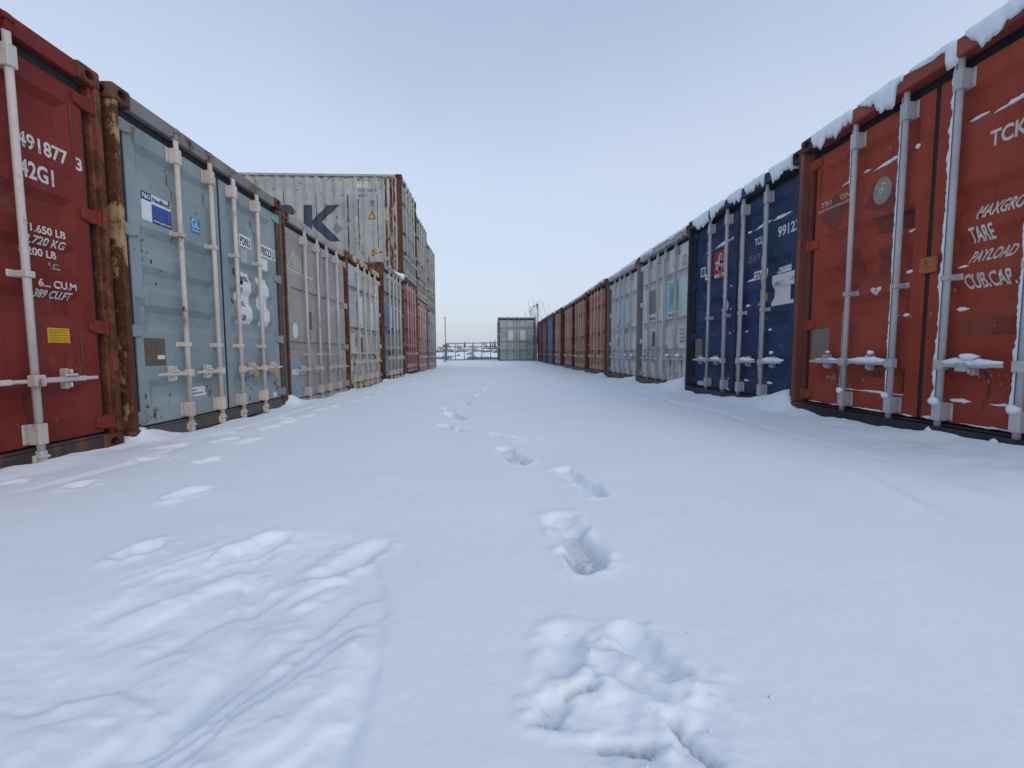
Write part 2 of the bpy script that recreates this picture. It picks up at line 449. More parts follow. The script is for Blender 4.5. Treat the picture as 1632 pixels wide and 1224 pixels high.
    bump = .35 * fbm(X * .06, Y * .06, 23, 4) * np.clip((Y - 36) / 20, 0, 1) + .5 * fbm(X * .02, Y * .02, 24, 3) * np.clip((Y - 60) / 60, 0, 1)
    Z = Z * near + (fz + bump) * (1 - near)
    Z = np.where(lane > 0, Z, np.where(Y < 34, np.minimum(Z, -.06), Z))
    ny, nx = X.shape
    me = bpy.data.meshes.new('snow_ground')
    co = np.stack([X, Y, Z], -1).reshape(-1, 3).astype(np.float32)
    idx = np.arange(ny * nx).reshape(ny, nx)
    q = np.stack([idx[:-1, :-1], idx[:-1, 1:], idx[1:, 1:], idx[1:, :-1]], -1).reshape(-1, 4)
    me.vertices.add(len(co)); me.vertices.foreach_set('co', co.ravel())
    me.loops.add(q.size); me.loops.foreach_set('vertex_index', q.ravel().astype(np.int32))
    me.polygons.add(len(q)); me.polygons.foreach_set('loop_start', (np.arange(len(q)) * 4).astype(np.int32))
    me.polygons.foreach_set('use_smooth', np.ones(len(q), dtype=bool))
    me.update(calc_edges=True); me.validate()
    at = me.attributes.new('slush', 'FLOAT', 'POINT'); at.data.foreach_set('value', S.ravel().astype(np.float32))
    me.materials.append(None)
    g = part('snow_ground', me, snow_mat(True))
    tag(g, kind='structure')
    ax, ay = np.array(xs), np.array(ys)
    def level(px, py): return float(Z[np.searchsorted(ay, py), np.searchsorted(ax, px)])
    def height(px, py):
        return float(np.interp(py, [30, 36, 45, 70, 110, 180, 300, 1500], [.10, .05, .0, .55, 1.5, 2.6, 4.2, 14])
                     + .35 * fbm(np.array([px * .06]), np.array([py * .06]), 23, 4)[0] * min(max((py - 36) / 20, 0), 1)
                     + .5 * fbm(np.array([px * .02]), np.array([py * .02]), 24, 3)[0] * min(max((py - 60) / 60, 0), 1))
    return height, level

terrain, level = build_ground()

# ------------------------------------------------------------------ shipping containers
W = 2.438
STD, HC = 2.591, 2.896
CACHE = {}
DOOR_X = ((0.118, 1.203), (1.236, 2.320))
REC = {'A': ([(.27, .48), (.86, 1.07), (1.17, 1.37), (1.46, 1.67), (2.04, 2.28)], .034, .058, .10, .055),
       'B': ([(.57, .70), (1.09, 1.22), (1.88, 2.00)], .058, .006, .060, .006),
       'C': ([(.80, .915), (1.53, 1.645), (2.245, 2.262)], .026, .010, .03, .010)}
BAR_S = (.595, 1.035, 1.400, 1.845)

def recesses(kind, H):
    k = H / STD
    rs, D, sz, mx, sx = REC[kind]
    return [(a * k, b * k) for a, b in rs], D, sz, mx, sx

def door_depth(kind, H, s, z):
    rs, D, sz, mx, sx = recesses(kind, H)
    dep = 0.0
    for x0, x1 in DOOR_X:
        for a, b in rs:
            zz = min(sz, (b - a) * .45)
            dd = min((s - x0 - mx) / sx, (x1 - mx - s) / sx, (z - a) / zz, (b - z) / zz, 1.0)
            if dd > 0: dep = max(dep, dd * (D if b - a > .05 else .006))
    return dep

def door_mesh(kind, H, side):
    k = ('door', kind, H, side)
    if k in CACHE: return CACHE[k]
    x0, x1 = DOOR_X[side]; z0, z1 = .135, H - .195
    rs, D, sz, mx, sx = recesses(kind, H)
    xs = [x0, x0 + mx, x0 + mx + sx, x1 - mx - sx, x1 - mx, x1]
    zs = [z0]
    for a, b in rs:
        zz = min(sz, (b - a) * .45); zs += [a, a + zz, b - zz, b]
    zs.append(z1)
    mb = MB()
    grid = [[(x, door_depth(kind, H, x, z), z) for x in xs] for z in zs]
    idx = {}
    for j, row in enumerate(grid):
        for i, p in enumerate(row):
            idx[i, j] = len(mb.v); mb.v.append(p)
    for j in range(len(zs) - 1):
        for i in range(len(xs) - 1):
            a, b, c, d = idx[i, j], idx[i + 1, j], idx[i + 1, j + 1], idx[i, j + 1]
            ya, yb, yc, yd = (mb.v[t][1] for t in (a, b, c, d))
            if abs(ya + yc - yb - yd) < 1e-6: mb.f.append((a, b, c, d))
            elif abs(ya - yc) > 1e-6 and (ya == 0 or yc == 0): mb.f += [(a, b, c), (a, c, d)]
            else: mb.f += [(a, b, d), (b, c, d)]
    # rim round the leaf
    t = .08
    for pts in ([(x0, z0), (x1, z0)], [(x1, z0), (x1, z1)], [(x1, z1), (x0, z1)], [(x0, z1), (x0, z0)]):
        (a, b), (c, d) = pts
        mb.add([(a, 0, b), (a, t, b), (c, t, d), (c, 0, d)], [(0, 1, 2, 3)])
    mb.add([(x0, t, z0), (x1, t, z0), (x1, t, z1), (x0, t, z1)], [(0, 3, 2, 1)])
    me = bpy.data.meshes.new('door'); me.from_pydata(mb.v, [], mb.f)
    bm = bmesh.new(); bm.from_mesh(me)
    bmesh.ops.remove_doubles(bm, verts=bm.verts, dist=1e-5)
    bmesh.ops.recalc_face_normals(bm, faces=bm.faces)
    bm.to_mesh(me); bm.free()
    me.materials.append(None)
    CACHE[k] = me
    return me

def casting_mesh(side, top):
    """corner casting: rounded block with oval openings in front, flank and top (or bottom)"""
    k = ('cast', side, top)
    if k in CACHE: return CACHE[k]
    w, d, h = .162, .178, .118
    x0, x1 = (0, w) if side == 0 else (W - w, W)
    bm = bmesh.new()
    bmesh.ops.create_cube(bm, size=1)
    for v in bm.verts:
        v.co = Vector((x0 + (v.co.x + .5) * w, (v.co.y + .5) * d, (v.co.z + .5) * h))
    bmesh.ops.bevel(bm, geom=bm.edges[:], offset=.018, segments=3, profile=.5, affect='EDGES')
    bmesh.ops.recalc_face_normals(bm, faces=bm.faces)
    me = bpy.data.meshes.new('c'); bm.to_mesh(me); bm.free()
    ob = bpy.data.objects.new('c', me); COL.objects.link(ob)
    cuts = []
    def oval(cx, cy, cz, axis, a, b):
        m = MB(); n = 20
        pts = []
        for i in range(n):
            t = 2 * math.pi * i / n
            pts.append((math.cos(t) * a, math.sin(t) * b))
        for sgn in (-.05, .05):
            for p, q in pts:
                m.v.append({'y': (cx + p, cy + sgn, cz + q), 'x': (cx + sgn, cy + p, cz + q), 'z': (cx + p, cy + q, cz + sgn)}[axis])
        m.f = [tuple(range(n)), tuple(range(2 * n - 1, n - 1, -1))] + [(i, i + n, (i + 1) % n + n, (i + 1) % n) for i in range(n)]
        mm = m.mesh('cut'); oo = bpy.data.objects.new('cut', mm); COL.objects.link(oo); cuts.append(oo)
        md = ob.modifiers.new('b', 'BOOLEAN'); md.operation = 'DIFFERENCE'; md.object = oo; md.solver = 'EXACT'
    cx = (x0 + x1) / 2
    oval(cx, 0, h / 2, 'y', .038, .030)
    oval(0 if side == 0 else W, .09, h / 2, 'x', .036, .030)
    oval(cx, .09, h if top else 0, 'z', .032, .058)
    dg = bpy.context.evaluated_depsgraph_get()
    res = bpy.data.meshes.new_from_object(ob.evaluated_get(dg))
    for oo in cuts + [ob]: bpy.data.objects.remove(oo)
    res.name = 'corner_casting'
    res.materials.clear(); res.materials.append(None)
    CACHE[k] = res
    return res

def corrugated_side(H, Lc):
    """vertical trapezoid corrugation along y, between the rails; outer face at x = .012, inner at x = .046"""
    k = ('side', H, Lc)
    if k in CACHE: return CACHE[k]
    ys = side_breaks(Lc)
    mb = MB()
    for z in (.16, H - .075):
        for y in ys: mb.v.append((side_depth(Lc, y), y, z))
    n = len(ys)
    mb.f = [(i, i + n, i + n + 1, i + 1) for i in range(n - 1)]
    me = mb.mesh('side_panel'); CACHE[k] = me
    return me

def side_breaks(Lc):
    ys = [.10]; y = .26
    while y + .28 < Lc - .15:
        ys += [y, y + .068, y + .068 + .070, y + .068 * 2 + .070]
        y += .278
    ys.append(Lc - .10)
    return ys

def side_depth(Lc, y):
    a = .26
    if y < a or y > Lc - .2: return .014
    t = (y - a) % .278
    if t < .068: return .014 + .034 * t / .068
    if t < .138: return .048
    if t < .206: return .048 - .034 * (t - .138) / .068
    return .014

def shared(key, fn):
    if key not in CACHE: CACHE[key] = fn()
    return CACHE[key]

def bar_mesh(H):
    def f():
        mb = MB()
        mb.tube([(0, 0, .035), (0, 0, H - .055)], .0195, 12)
        return mb.mesh('locking_bar', smooth=True)
    me = shared(('bar', H), f)
    return me

def cam_mesh():
    def f():   # bar end cam with its keeper claw on the frame
        mb = MB()
        mb.box(-.020, .020, -.022, .03, -.05, .05)
        mb.box(-.042, -.016, -.002, .055, -.028, .028)
        mb.box(.016, .036, .004, .055, -.022, .022)
        mb.box(-.034, .030, -.030, .0, .006, .024)
        return mb.mesh('bar_cam', .006)
    return shared('cam', f)

def guide_mesh(big):
    def f():
        mb = MB()
        if big:   # tall clamp block with four bolts
            mb.prism([(-.050, -.060), (.050, -.060), (.050, .060), (-.050, .060)], -.002, .018)
            mb.box(-.028, .028, -.070, .0, -.062, .062)
            for x in (-.040, .040):
                for z in (-.042, .042): mb.box(x - .007, x + .007, -.011, .0, z - .007, z + .007)
        else:
            mb.box(-.062, .056, -.002, .016, -.021, .021)
            mb.box(-.026, .026, -.072, .0, -.019, .019)
            for x in (-.046, .043): mb.box(x - .008, x + .008, -.010, .0, -.008, .008)
        return mb.mesh('bar_guide', .005)
    return shared(('guide', big), f)

def handle_mesh(side):
    def f():
        mb = MB(); s = -1 if side == 0 else 1
        def bx(a, b, *r): mb.box(min(a * s, b * s), max(a * s, b * s), *r)
        bx(-.030, .034, -.030, .024, -.034, .034)           # hub clamped on the bar
        bx(.030, .30, -.026, -.012, -.016, .016)            # lever
        bx(.28, .375, -.030, -.016, -.011, .011)
        bx(.178, .204, -.006, .04, -.062, .066)             # retainer plate
        bx(.150, .232, -.036, -.018, .016, .034)            # hinged catch
        bx(.184, .200, -.034, -.004, .034, .062)
        bx(.184, .198, -.030, -.004, -.052, -.020)
        return mb.mesh('handle', .006)
    return shared(('handle', side), f)

def hinge_mesh(side):
    def f():
        x = (lambda a: a) if side == 0 else (lambda a: W - a)
        mb = MB()
        pts = [(x(.036), -.046), (x(.120), -.046), (x(.178), -.030), (x(.178), .030), (x(.120), .046), (x(.036), .046)]
        if side: pts = pts[::-1]
        mb.prism(pts, -.018, .03)
        mb.tube([(x(.048), -.014, -.055), (x(.048), -.014, .055)], .014, 8)
        return mb.mesh('hinge', .006)
    return shared(('hinge', side), f)

def frame_meshes(H, rec):
    def f():
        out = {}
        for sd in (0, 1):
            x = (lambda a: a) if sd == 0 else (lambda a: W - a)
            mb = MB()
            def bx(a, b, *r): mb.box(min(x(a), x(b)), max(x(a), x(b)), *r)
            bx(.004, .046, .004, .155, .117, H - .117)
            bx(.040, .066, rec - .012, .155, .117, H - .117)
            out['post', sd] = mb.mesh('corner_post', .008, seg=2)
            g = MB(); g.box(*sorted((x(.068), x(.116))), rec + .030, rec + .05, .12, H - .125)
            g.box(*sorted((x(.100), x(.117))), rec + .006, rec + .04, .13, H - .19)
            out['gasket', sd] = g.mesh('door_gasket', .003)
        mb = MB(); mb.box(.158, W - .158, .012, .13, H - .122, H - .012)
        out['header'] = mb.mesh('header_rail', .010, seg=2)
        mb = MB(); mb.box(.158, W - .158, .010, .14, .012, .105); mb.box(.158, W - .158, rec - .03, .14, .104, .122)
        out['sill'] = mb.mesh('door_sill', .008)
        mb = MB(); mb.box(.118, W - .118, rec + .016, rec + .045, H - .193, H - .123); mb.box(.118, W - .118, rec + .022, rec + .045, .121, .134)
        mb.box(1.204, 1.235, rec + .004, rec + .04, .136, H - .196)
        out['seal'] = mb.mesh('door_seal', .002)
        return out
    return shared(('frame', H, rec), f)

def shell_meshes(H, Lc):
    def f():
        out = {}
        for sd in (0, 1):
            x = (lambda a: a) if sd == 0 else (lambda a: W - a)
            mb = MB(); mb.box(*sorted((x(.004), x(.064))), .178, Lc - .178, H - .080, H - .014)
            out['trail', sd] = mb.mesh('top_rail', .006)
            mb = MB(); mb.box(*sorted((x(.004), x(.060))), .178, Lc - .178, .014, .162)
            out['brail', sd] = mb.mesh('bottom_rail', .006)
            mb = MB(); mb.box(*sorted((x(.004), x(.14))), Lc - .16, Lc - .004, .117, H - .117)
            out['bpost', sd] = mb.mesh('corner_post', .008)
        mb = MB(); n = 0
        y = .13; prof = []
        while y < Lc - .1:
            prof += [(y, H - .022), (y + .05, H - .022), (y + .075, H - .036), (y + .15, H - .036)]; y += .20
        for xx in (.06, W - .06):
            for (yy, zz) in prof: mb.v.append((xx, yy, zz))
        m = len(prof); mb.f = [(i, i + 1, i + 1 + m, i + m) for i in range(m - 1)]
        out['roof'] = mb.mesh('roof_panel')
        mb = MB(); mb.box(.13, W - .13, Lc - .08, Lc - .02, .02, H - .02)
        out['end'] = mb.mesh('end_panel', .004)
        mb = MB(); mb.box(.05, W - .05, .14, Lc - .08, .10, .16)
        out['floor'] = mb.mesh('underframe')
        return out
    return shared(('shell', H, Lc), f)

class Box:
    pass

def container(label, x, y, z, rz, H=STD, Lc=6.058, kind='A', rec=.045, door=None, frame=None, bars=None, sill=None, post=None, header=None,
              guides=(1.69, .765), seed=0, group=None, door2=None, castm=None, post2=None):
    c = Box(); c.H, c.Lc, c.kind, c.rec, c.seed = H, Lc, kind, rec, seed
    root = empty('shipping_container', (x, y, z), rz)
    tag(root, label, 'container', group)
    c.root = root
    frame = frame or door; post = post or frame; header = header or frame; sill = sill or frame; castm = castm or post
    fm, sm = frame_meshes(H, rec), shell_meshes(H, Lc)
    for sd in (0, 1):
        part('corner_post', fm['post', sd], post2 if (sd and post2) else post, root); part('door_gasket', fm['gasket', sd], RUBBER, root)
        part('top_rail', sm['trail', sd], frame, root); part('bottom_rail', sm['brail', sd], frame, root)
        part('corner_post', sm['bpost', sd], frame, root)
        part('corner_casting', casting_mesh(sd, True), castm, root, (0, 0, H - .118))
        part('corner_casting', casting_mesh(sd, False), castm, root)
        part('corner_casting', casting_mesh(1 - sd, True), castm, root, (W, Lc, H - .118), math.pi)
        part('corner_casting', casting_mesh(1 - sd, False), castm, root, (W, Lc, 0), math.pi)
    side = corrugated_side(H, Lc)
    c.sides = [part('side_panel', side, frame, root)]
    o = part('side_panel', side, frame, root, (W, 0, 0)); o.scale = (-1, 1, 1); c.sides.append(o)
    part('roof_panel', sm['roof'], frame, root); part('end_panel', sm['end'], frame, root); part('underframe', sm['floor'], sill, root)
    part('header_rail', fm['header'], header, root); part('door_sill', fm['sill'], sill, root); part('door_seal', fm['seal'], RUBBER, root)
    c.doors = []
    k = H / STD
    for sd in (0, 1):
        dm = door if sd == 0 or door2 is None else door2
        d = part('door', door_mesh(kind, H, sd), dm, root, (0, rec, 0)); c.doors.append(d)
        for zz in (2.345, 1.605, .86, .20): part('hinge', hinge_mesh(sd), dm if zz != .20 else frame, d, (0, 0, zz * k))
        for s in BAR_S[sd * 2:sd * 2 + 2]:
            part('locking_bar', bar_mesh(H), bars, d, (s, -.048, 0))
            part('bar_cam', cam_mesh(), header, d, (s, -.048, H - .085)); part('bar_cam', cam_mesh(), bars, d, (s, -.048, .055))
            part('bar_guide', guide_mesh(True), bars, d, (s, -.004, H - .262)); part('bar_guide', guide_mesh(True), bars, d, (s, -.004, .205))
            for zz in guides: part('bar_guide', guide_mesh(False), bars, d, (s, -.004 + 0, zz * k))
            part('handle', handle_mesh(sd), bars, d, (s, -.052, .52 * k))
    return c

# ---- printed matter on the doors: thin sheets that follow the pressed door panels
def _conform(bm, c, eps):
    rs, D, sz, mx, sx = recesses(c.kind, c.H)
    for a, b in rs:
        zz = min(sz, (b - a) * .45)
        for z in (a, a + zz, b - zz, b):
            bmesh.ops.bisect_plane(bm, geom=bm.verts[:] + bm.edges[:] + bm.faces[:], plane_co=(0, 0, z), plane_no=(0, 0, 1))
    for v in bm.verts:
        v.co.y = door_depth(c.kind, c.H, v.co.x, v.co.z) - eps

def _finish(bm, name, c, mat, s):
    bmesh.ops.recalc_face_normals(bm, faces=bm.faces)
    me = bpy.data.meshes.new(name); bm.to_mesh(me); bm.free(); me.materials.append(None)
    return part(name, me, mat, c.doors[0 if s < 1.219 else 1])

def poly(c, name, pts, mat, layer=1, holes=None):
    bm = bmesh.new()
    f = bm.faces.new([bm.verts.new((x, 0, z)) for x, z in pts])
    f.normal_update(); bmesh.ops.triangulate(bm, faces=[f])
    _conform(bm, c, .0012 * layer)
    return _finish(bm, name, c, mat, sum(p[0] for p in pts) / len(pts))

def rect(c, name, x0, x1, z0, z1, mat, layer=1):
    return poly(c, name, [(x0, z0), (x1, z0), (x1, z1), (x0, z1)], mat, layer)

def ellipse(c, name, cx, cz, rx, rz, mat, layer=1, n=24):
    return poly(c, name, [(cx + rx * math.cos(2 * math.pi * i / n), cz + rz * math.sin(2 * math.pi * i / n)) for i in range(n)], mat, layer)

def strokes(c, name, lines, width, mat, layer=1):
    """painted or chalked lines as one sheet"""
    bm = bmesh.new()
    cx = 0; cnt = 0
    for ln in lines:
        for (a, b), (e, f) in zip(ln[:-1], ln[1:]):
            d = math.hypot(e - a, f - b) or 1e-6
            nx, nz = -(f - b) / d * width / 2, (e - a) / d * width / 2
            bm.faces.new([bm.verts.new(p) for p in ((a - nx, 0, b - nz), (e - nx, 0, f - nz), (e + nx, 0, f + nz), (a + nx, 0, b + nz))])
            cx += a; cnt += 1
    _conform(bm, c, .0012 * layer)
    return _finish(bm, name, c, mat, cx / cnt)

def text_mesh(txt, bold=0.0):
    cu = bpy.data.curves.new('t', 'FONT'); cu.body = txt; cu.size = 1; cu.offset = bold; cu.resolution_u = 3
    ob = bpy.data.objects.new('t', cu); COL.objects.link(ob)
    dg = bpy.context.evaluated_depsgraph_get()
    me = bpy.data.meshes.new_from_object(ob.evaluated_get(dg))
    bpy.data.objects.remove(ob); bpy.data.curves.remove(cu)
    return me

def text(c, txt, s, z, h, w, mat, layer=2, bold=.026, slant=0.0, name='lettering'):
    me = text_mesh(txt, bold)
    bm = bmesh.new(); bm.from_mesh(me); bpy.data.meshes.remove(me)
    xs = [v.co.x for v in bm.verts]; x0, x1 = min(xs), max(xs)
    ys = [v.co.y for v in bm.verts]; y1 = max(ys); y0 = min(0, 0)
    for v in bm.verts:
        px, py = (v.co.x - x0) / (x1 - x0) * w, v.co.y / y1 * h
        v.co = Vector((s + px + py * slant, 0, z + py))
    _conform(bm, c, .0012 * layer)
    return _finish(bm, name, c, mat, s + w / 2)

def illegible(c, x0, x1, z0, z1, rows, mat, seed=0, layer=2, duty=.75, cols=None):
    """rows of stencilled figures too small or worn to read in the photograph"""
    r = random.Random(seed); bm = bmesh.new()
    rh = (z1 - z0) / rows
    for k in range(rows):
        zb = z0 + k * rh + rh * .18; zt = z0 + (k + 1) * rh - rh * .18
        x = x0 + r.random() * .01
        while x < x1 - .02:
            wd = (zt - zb) * r.uniform(.35, .6)
            if r.random() < duty:
                t = (zt - zb) * .17
                segs = [(x, x + t, zb, zt), (x + wd - t, x + wd, zb, zt), (x + t, x + wd - t, zt - t, zt), (x + t, x + wd - t, zb, zb + t), (x + t, x + wd - t, (zb + zt) / 2 - t / 2, (zb + zt) / 2 + t / 2)]
                for q in r.sample(segs, r.choice((3, 3, 4))):
                    bm.faces.new([bm.verts.new(p) for p in ((q[0], 0, q[2]), (q[1], 0, q[2]), (q[1], 0, q[3]), (q[0], 0, q[3]))])
            x += wd * 1.35
    _conform(bm, c, .0012 * layer)
    return _finish(bm, 'lettering', c, mat, (x0 + x1) / 2)

# placing: left row faces +x, right row faces -x
LR, RRt = R(90), R(-90)
def left(label, x, y, z, **k): return container(label, x, y, z, LR, **k)
def right(label, x, yfar, z, **k): return container(label, x, yfar, z, RRt, rec=.095, **k)
GL, GR = 'containers in the left row', 'containers in the right row'

# --- L0 dark red, cut by the left edge
p = paint('dark_red', (0.160, 0.019, 0.014), .12, 1, .55, .3, .05)
pf = paint('dark_red_rusty', (0.17, 0.032, 0.027), .62, 2)
bw = galvanised('bar_cream', (0.50, 0.47, 0.45), .18, 3)
L0 = left('dark red container at the left edge of the photo with white number 42G1', -2.679, .817, -.013, Lc=12.192, door=p, frame=p, post=pf, castm=pf, sill=paint('sill_dark', (.05, .035, .035), .4, 4), bars=bw, guides=(1.135,), group=GL)
WORN_R = flat('worn_white_on_red', (.66, .62, .60), .6, .2, 12, (.24, .05, .045), .56)
text(L0, '491877', 1.900, 1.885, .085, .30, WORN_R); text(L0, '3', 2.255, 1.885, .080, .045, WORN_R)
text(L0, '42G1', 1.900, 1.715, .098, .20, WORN_R)
text(L0, '71.650 LB', 1.892, 1.405, .046, .255, WORN_R); text(L0, '3.720 KG', 1.905, 1.338, .046, .24, WORN_R)
text(L0, '8.200 LB', 1.892, 1.272, .046, .22, WORN_R)
text(L0, 'LC', 2.06, 1.205, .040, .06, flat('very_worn_white', (.55, .5, .5), .6, .2, 12, (.24, .05, .045), .46))
text(L0, '6... CU.M', 1.955, 1.087, .046, .24, WORN_R); text(L0, '2.389 CU.FT', 1.900, 1.022, .046, .27, WORN_R)
YEL = flat('yellow_plate', (.62, .36, .015), .5, .12)
rect(L0, 'warning_plate', 1.985, 2.125, .744, .838, YEL)
strokes(L0, 'fine_print', [[(1.995, .825 - i * .0155), (2.115, .825 - i * .0155)] for i in range(6)], .005, flat('yellow_plate_print', (.35, .17, .01)), 2)
rect(L0, 'sticker', 1.57, 1.72, .745, .772, WHITE)

# --- L1 blue grey
p = paint('blue_grey', (0.225, 0.287, 0.305), .10, 5, .5, .22, .25)
L1 = left('blue grey container with blue and white shipping sticker and rust-brown corner post', -2.639, 3.297, -.025, Lc=12.192, door=p, frame=paint('blue_grey_frame', (.20, .26, .30), .35, 6),
          post=paint('cream_rust_post', (.36, .25, .12), .66, 7), post2=paint('grey_rust_post', (.085, .085, .09), .42, 7.5), castm=paint('rust_casting', (.10, .04, .03), .7, 8), header=paint('grey_header', (.20, .205, .20), .34, 9),
          sill=paint('sill_grey', (.075, .075, .075), .3, 10), bars=galvanised('bar_cream2', (.53, .48, .44), .20, 11), group=GL)
NAVY = flat('navy_print', (.025, .040, .13), .5, .1); BLUE = flat('blue_print', (.035, .085, .30), .5, .12)
STW = flat('sticker_white', (.66, .70, .74), .5, .08)
rect(L1, 'sticker', .250, .560, 1.722, 1.938, STW)
rect(L1, 'sticker_panel', .250, .352, 1.878, 1.938, NAVY, 2); text(L1, 'P&O', .262, 1.892, .034, .078, STW, 3)
text(L1, 'Nedlloyd', .362, 1.888, .036, .188, NAVY, 3)
rect(L1, 'sticker_panel', .352, .560, 1.722, 1.866, BLUE, 2); rect(L1, 'sticker_panel', .352, .560, 1.722, 1.760, NAVY, 3)
text(L1, 'www.ponl.com', .360, 1.734, .020, .19, STW, 4, .02); rect(L1, 'sticker_stripe', .528, .537, 1.765, 1.862, flat('pale_blue_print', (.16, .24, .45)), 3)
CY = flat('cyan_blue_print', (.02, .20, .42), .5, .1)
rect(L1, 'certificate_sticker', .797, .922, 1.768, 1.908, CY); text(L1, 'GL', .810, 1.822, .076, .098, STW, 2, .0)
text(L1, 'Certified', .808, 1.790, .019, .10, STW, 2, .02)
PLW = flat('number_plate_white', (.70, .71, .70), .5, .1)
rect(L1, 'number_plate', 1.545, 1.775, 1.835, 1.960, PLW); text(L1, 'PONU', 1.560, 1.853, .088, .195, BLACK)
rect(L1, 'number_plate', 1.945, 2.235, 1.818, 1.952, PLW); text(L1, '78523', 1.962, 1.840, .090, .255, BLACK)
rect(L1, 'number_plate', 2.262, 2.317, 1.818, 1.945, PLW); text(L1, '3', 2.272, 1.840, .085, .034, BLACK)
GREYP = flat('faded_print', (.30, .32, .34), .6, .2)
rect(L1, 'sticker', 1.572, 1.682, 1.663, 1.808, flat('faded_white', (.52, .54, .56), .6, .3, 20)); illegible(L1, 1.58, 1.675, 1.67, 1.80, 6, GREYP, 2)
rect(L1, 'sticker', 1.938, 2.112, 1.656, 1.790, STW)
rect(L1, 'sticker', 1.455, 1.735, 1.010, 1.465, STW); rect(L1, 'sticker', 1.885, 2.115, 1.008, 1.555, STW); poly(L1, 'sticker', [(1.59, 1.46), (1.735, 1.46), (1.735, 1.566), (1.69, 1.558), (1.60, 1.575)], STW)
poly(L1, 'torn_sticker', [(1.455, 1.46), (1.56, 1.41), (1.60, 1.50), (1.585, 1.57), (1.52, 1.60), (1.45, 1.58)], flat('torn_dark', (.10, .11, .12), .6, .5, 30))
text(L1, 'ROSS', 1.60, 1.47, .055, .10, BLACK, 3); text(L1, 'TARE', 1.425, 1.335, .058, .145, BLACK); text(L1, 'PAYLOAD', 1.405, 1.195, .058, .235, BLACK); text(L1, 'CUBE', 1.490, 1.045, .058, .125, BLACK)
strokes(L1, 'fine_print', [[(1.95, 1.24), (2.06, 1.235)], [(1.95, 1.19), (2.07, 1.185)], [(1.96, 1.53), (2.05, 1.525)]], .010, GREYP, 2)
PLATE = flat('data_plate_brown', (.13, .105, .085), .5, .3, 20)
rect(L1, 'data_plate', .190, .406, .592, .810, PLATE); rect(L1, 'plate_label', .316, .396, .643, .676, WHITE, 2)
rect(L1, 'sticker', .690, .918, .302, .383, STW); strokes(L1, 'fine_print', [[(.72, .352), (.80, .357)], [(.705, .324), (.89, .327)]], .014, flat('green_grey_print', (.20, .27, .25)), 2)
rect(L1, 'sticker', 2.12, 2.205, .150, .215, WHITE)
rect(L1, 'paint_patch', .085 + .05, .225, .86, 1.12, paint('blue_grey_patch', (.20, .235, .255), 0, 12))

# --- L2 warm grey
p = paint('warm_grey', (0.315, 0.300, 0.280), .10, 13, .5, .25, .15)
L2 = left('warm grey container with thin white triangle drawing and white oval spot', -2.64, 5.78, -.093, Lc=12.192, kind='C', door=p, frame=paint('warm_grey_frame', (.30, .285, .27), .35, 14),
          post=paint('dark_rust_post', (.12, .05, .04), .66, 15), header=paint('grey_header2', (.33, .31, .29), .30, 16), bars=galvanised('bar_grey', (.43, .42, .42), .16, 17), guides=(.735,), group=GL)
strokes(L2, 'painted_emblem', [[(.130, 1.869), (.316, 2.10), (.345, 2.10)], [(.130, 1.869), (.96, 1.852)]] + [[(.345 + i * .052, 2.10 - i * .006), (.345 + i * .052, 1.90)] for i in range(5)], .012, WHITE)
strokes(L2, 'lettering', [[(.20 + i * .135, 1.838), (.215 + i * .135, 1.812)] for i in range(6)], .014, WHITE)
ellipse(L2, 'paint_spot', .310, 1.06, .080, .105, flat('pale_paint_spot', (.62, .67, .70), .5, .1))
rect(L2, 'data_plate', .672, .870, 1.10, 1.36, flat('plate_brown2', (.15, .11, .085), .5, .25)); rect(L2, 'plate_label', .685, .822, .945, 1.085, flat('khaki', (.24, .225, .18), .6, .2))
poly(L2, 'paint_patch', [(.135, .15), (.445, .14), (.448, .45), (.430, .64), (.36, .715), (.22, .70), (.135, .725)], paint('patch_blue', (.26, .33, .39), 0, 18))
poly(L2, 'paint_spot', [(.155, .47), (.30, .452), (.415, .47), (.425, .52), (.33, .545), (.17, .535)], flat('pale_spot2', (.52, .60, .66), .5, .1), 2)
illegible(L2, 1.47, 1.64, 1.38, 1.51, 1, WHITE, 3); illegible(L2, 1.46, 1.62, .98, 1.09, 1, WHITE, 4)
illegible(L2, 1.88, 2.09, .97, 1.50, 6, flat('faded_white2', (.42, .42, .42)), 5); rect(L2, 'sticker', 1.45, 1.535, 1.755, 1.872, STW); illegible(L2, 1.89, 2.24, 2.02, 2.10, 1, WHITE, 6); illegible(L2, 1.90, 2.02, 1.86, 1.94, 1, WHITE, 7)

# --- L3 pale cream grey, rusty
p = paint('cream_grey', (0.46, 0.465, 0.455), .30, 19, .55, .35, .2)
L3 = left('pale cream grey rust-spotted container between warm grey and blue grey ones', -2.653, 8.247, -.051, Lc=12.192, kind='B', door=p, frame=paint('cream_frame', (.42, .36, .28), .50, 20),
          post=paint('brown_post', (.13, .06, .045), .66, 21), header=paint('cream_header', (.48, .38, .28), .50, 22), bars=galvanised('bar_cream3', (.46, .44, .40), .25, 23), guides=(.70,), group=GL)
PALE = flat('pale_cyan_panel', (.50, .66, .72), .5, .12, 6)
rect(L3, 'sticker', .80, 1.00, 1.32, 1.84, PALE); rect(L3, 'sticker', 1.58, 1.80, 1.35, 1.82, PALE)
rect(L3, 'sticker', .80, 1.00, 1.225, 1.31, STW); illegible(L3, .81, .99, 1.235, 1.30, 1, BLACK, 8); rect(L3, 'sticker', 1.58, 1.80, 1.225, 1.33, STW); illegible(L3, 1.59, 1.79, 1.24, 1.32, 1, BLACK, 9)
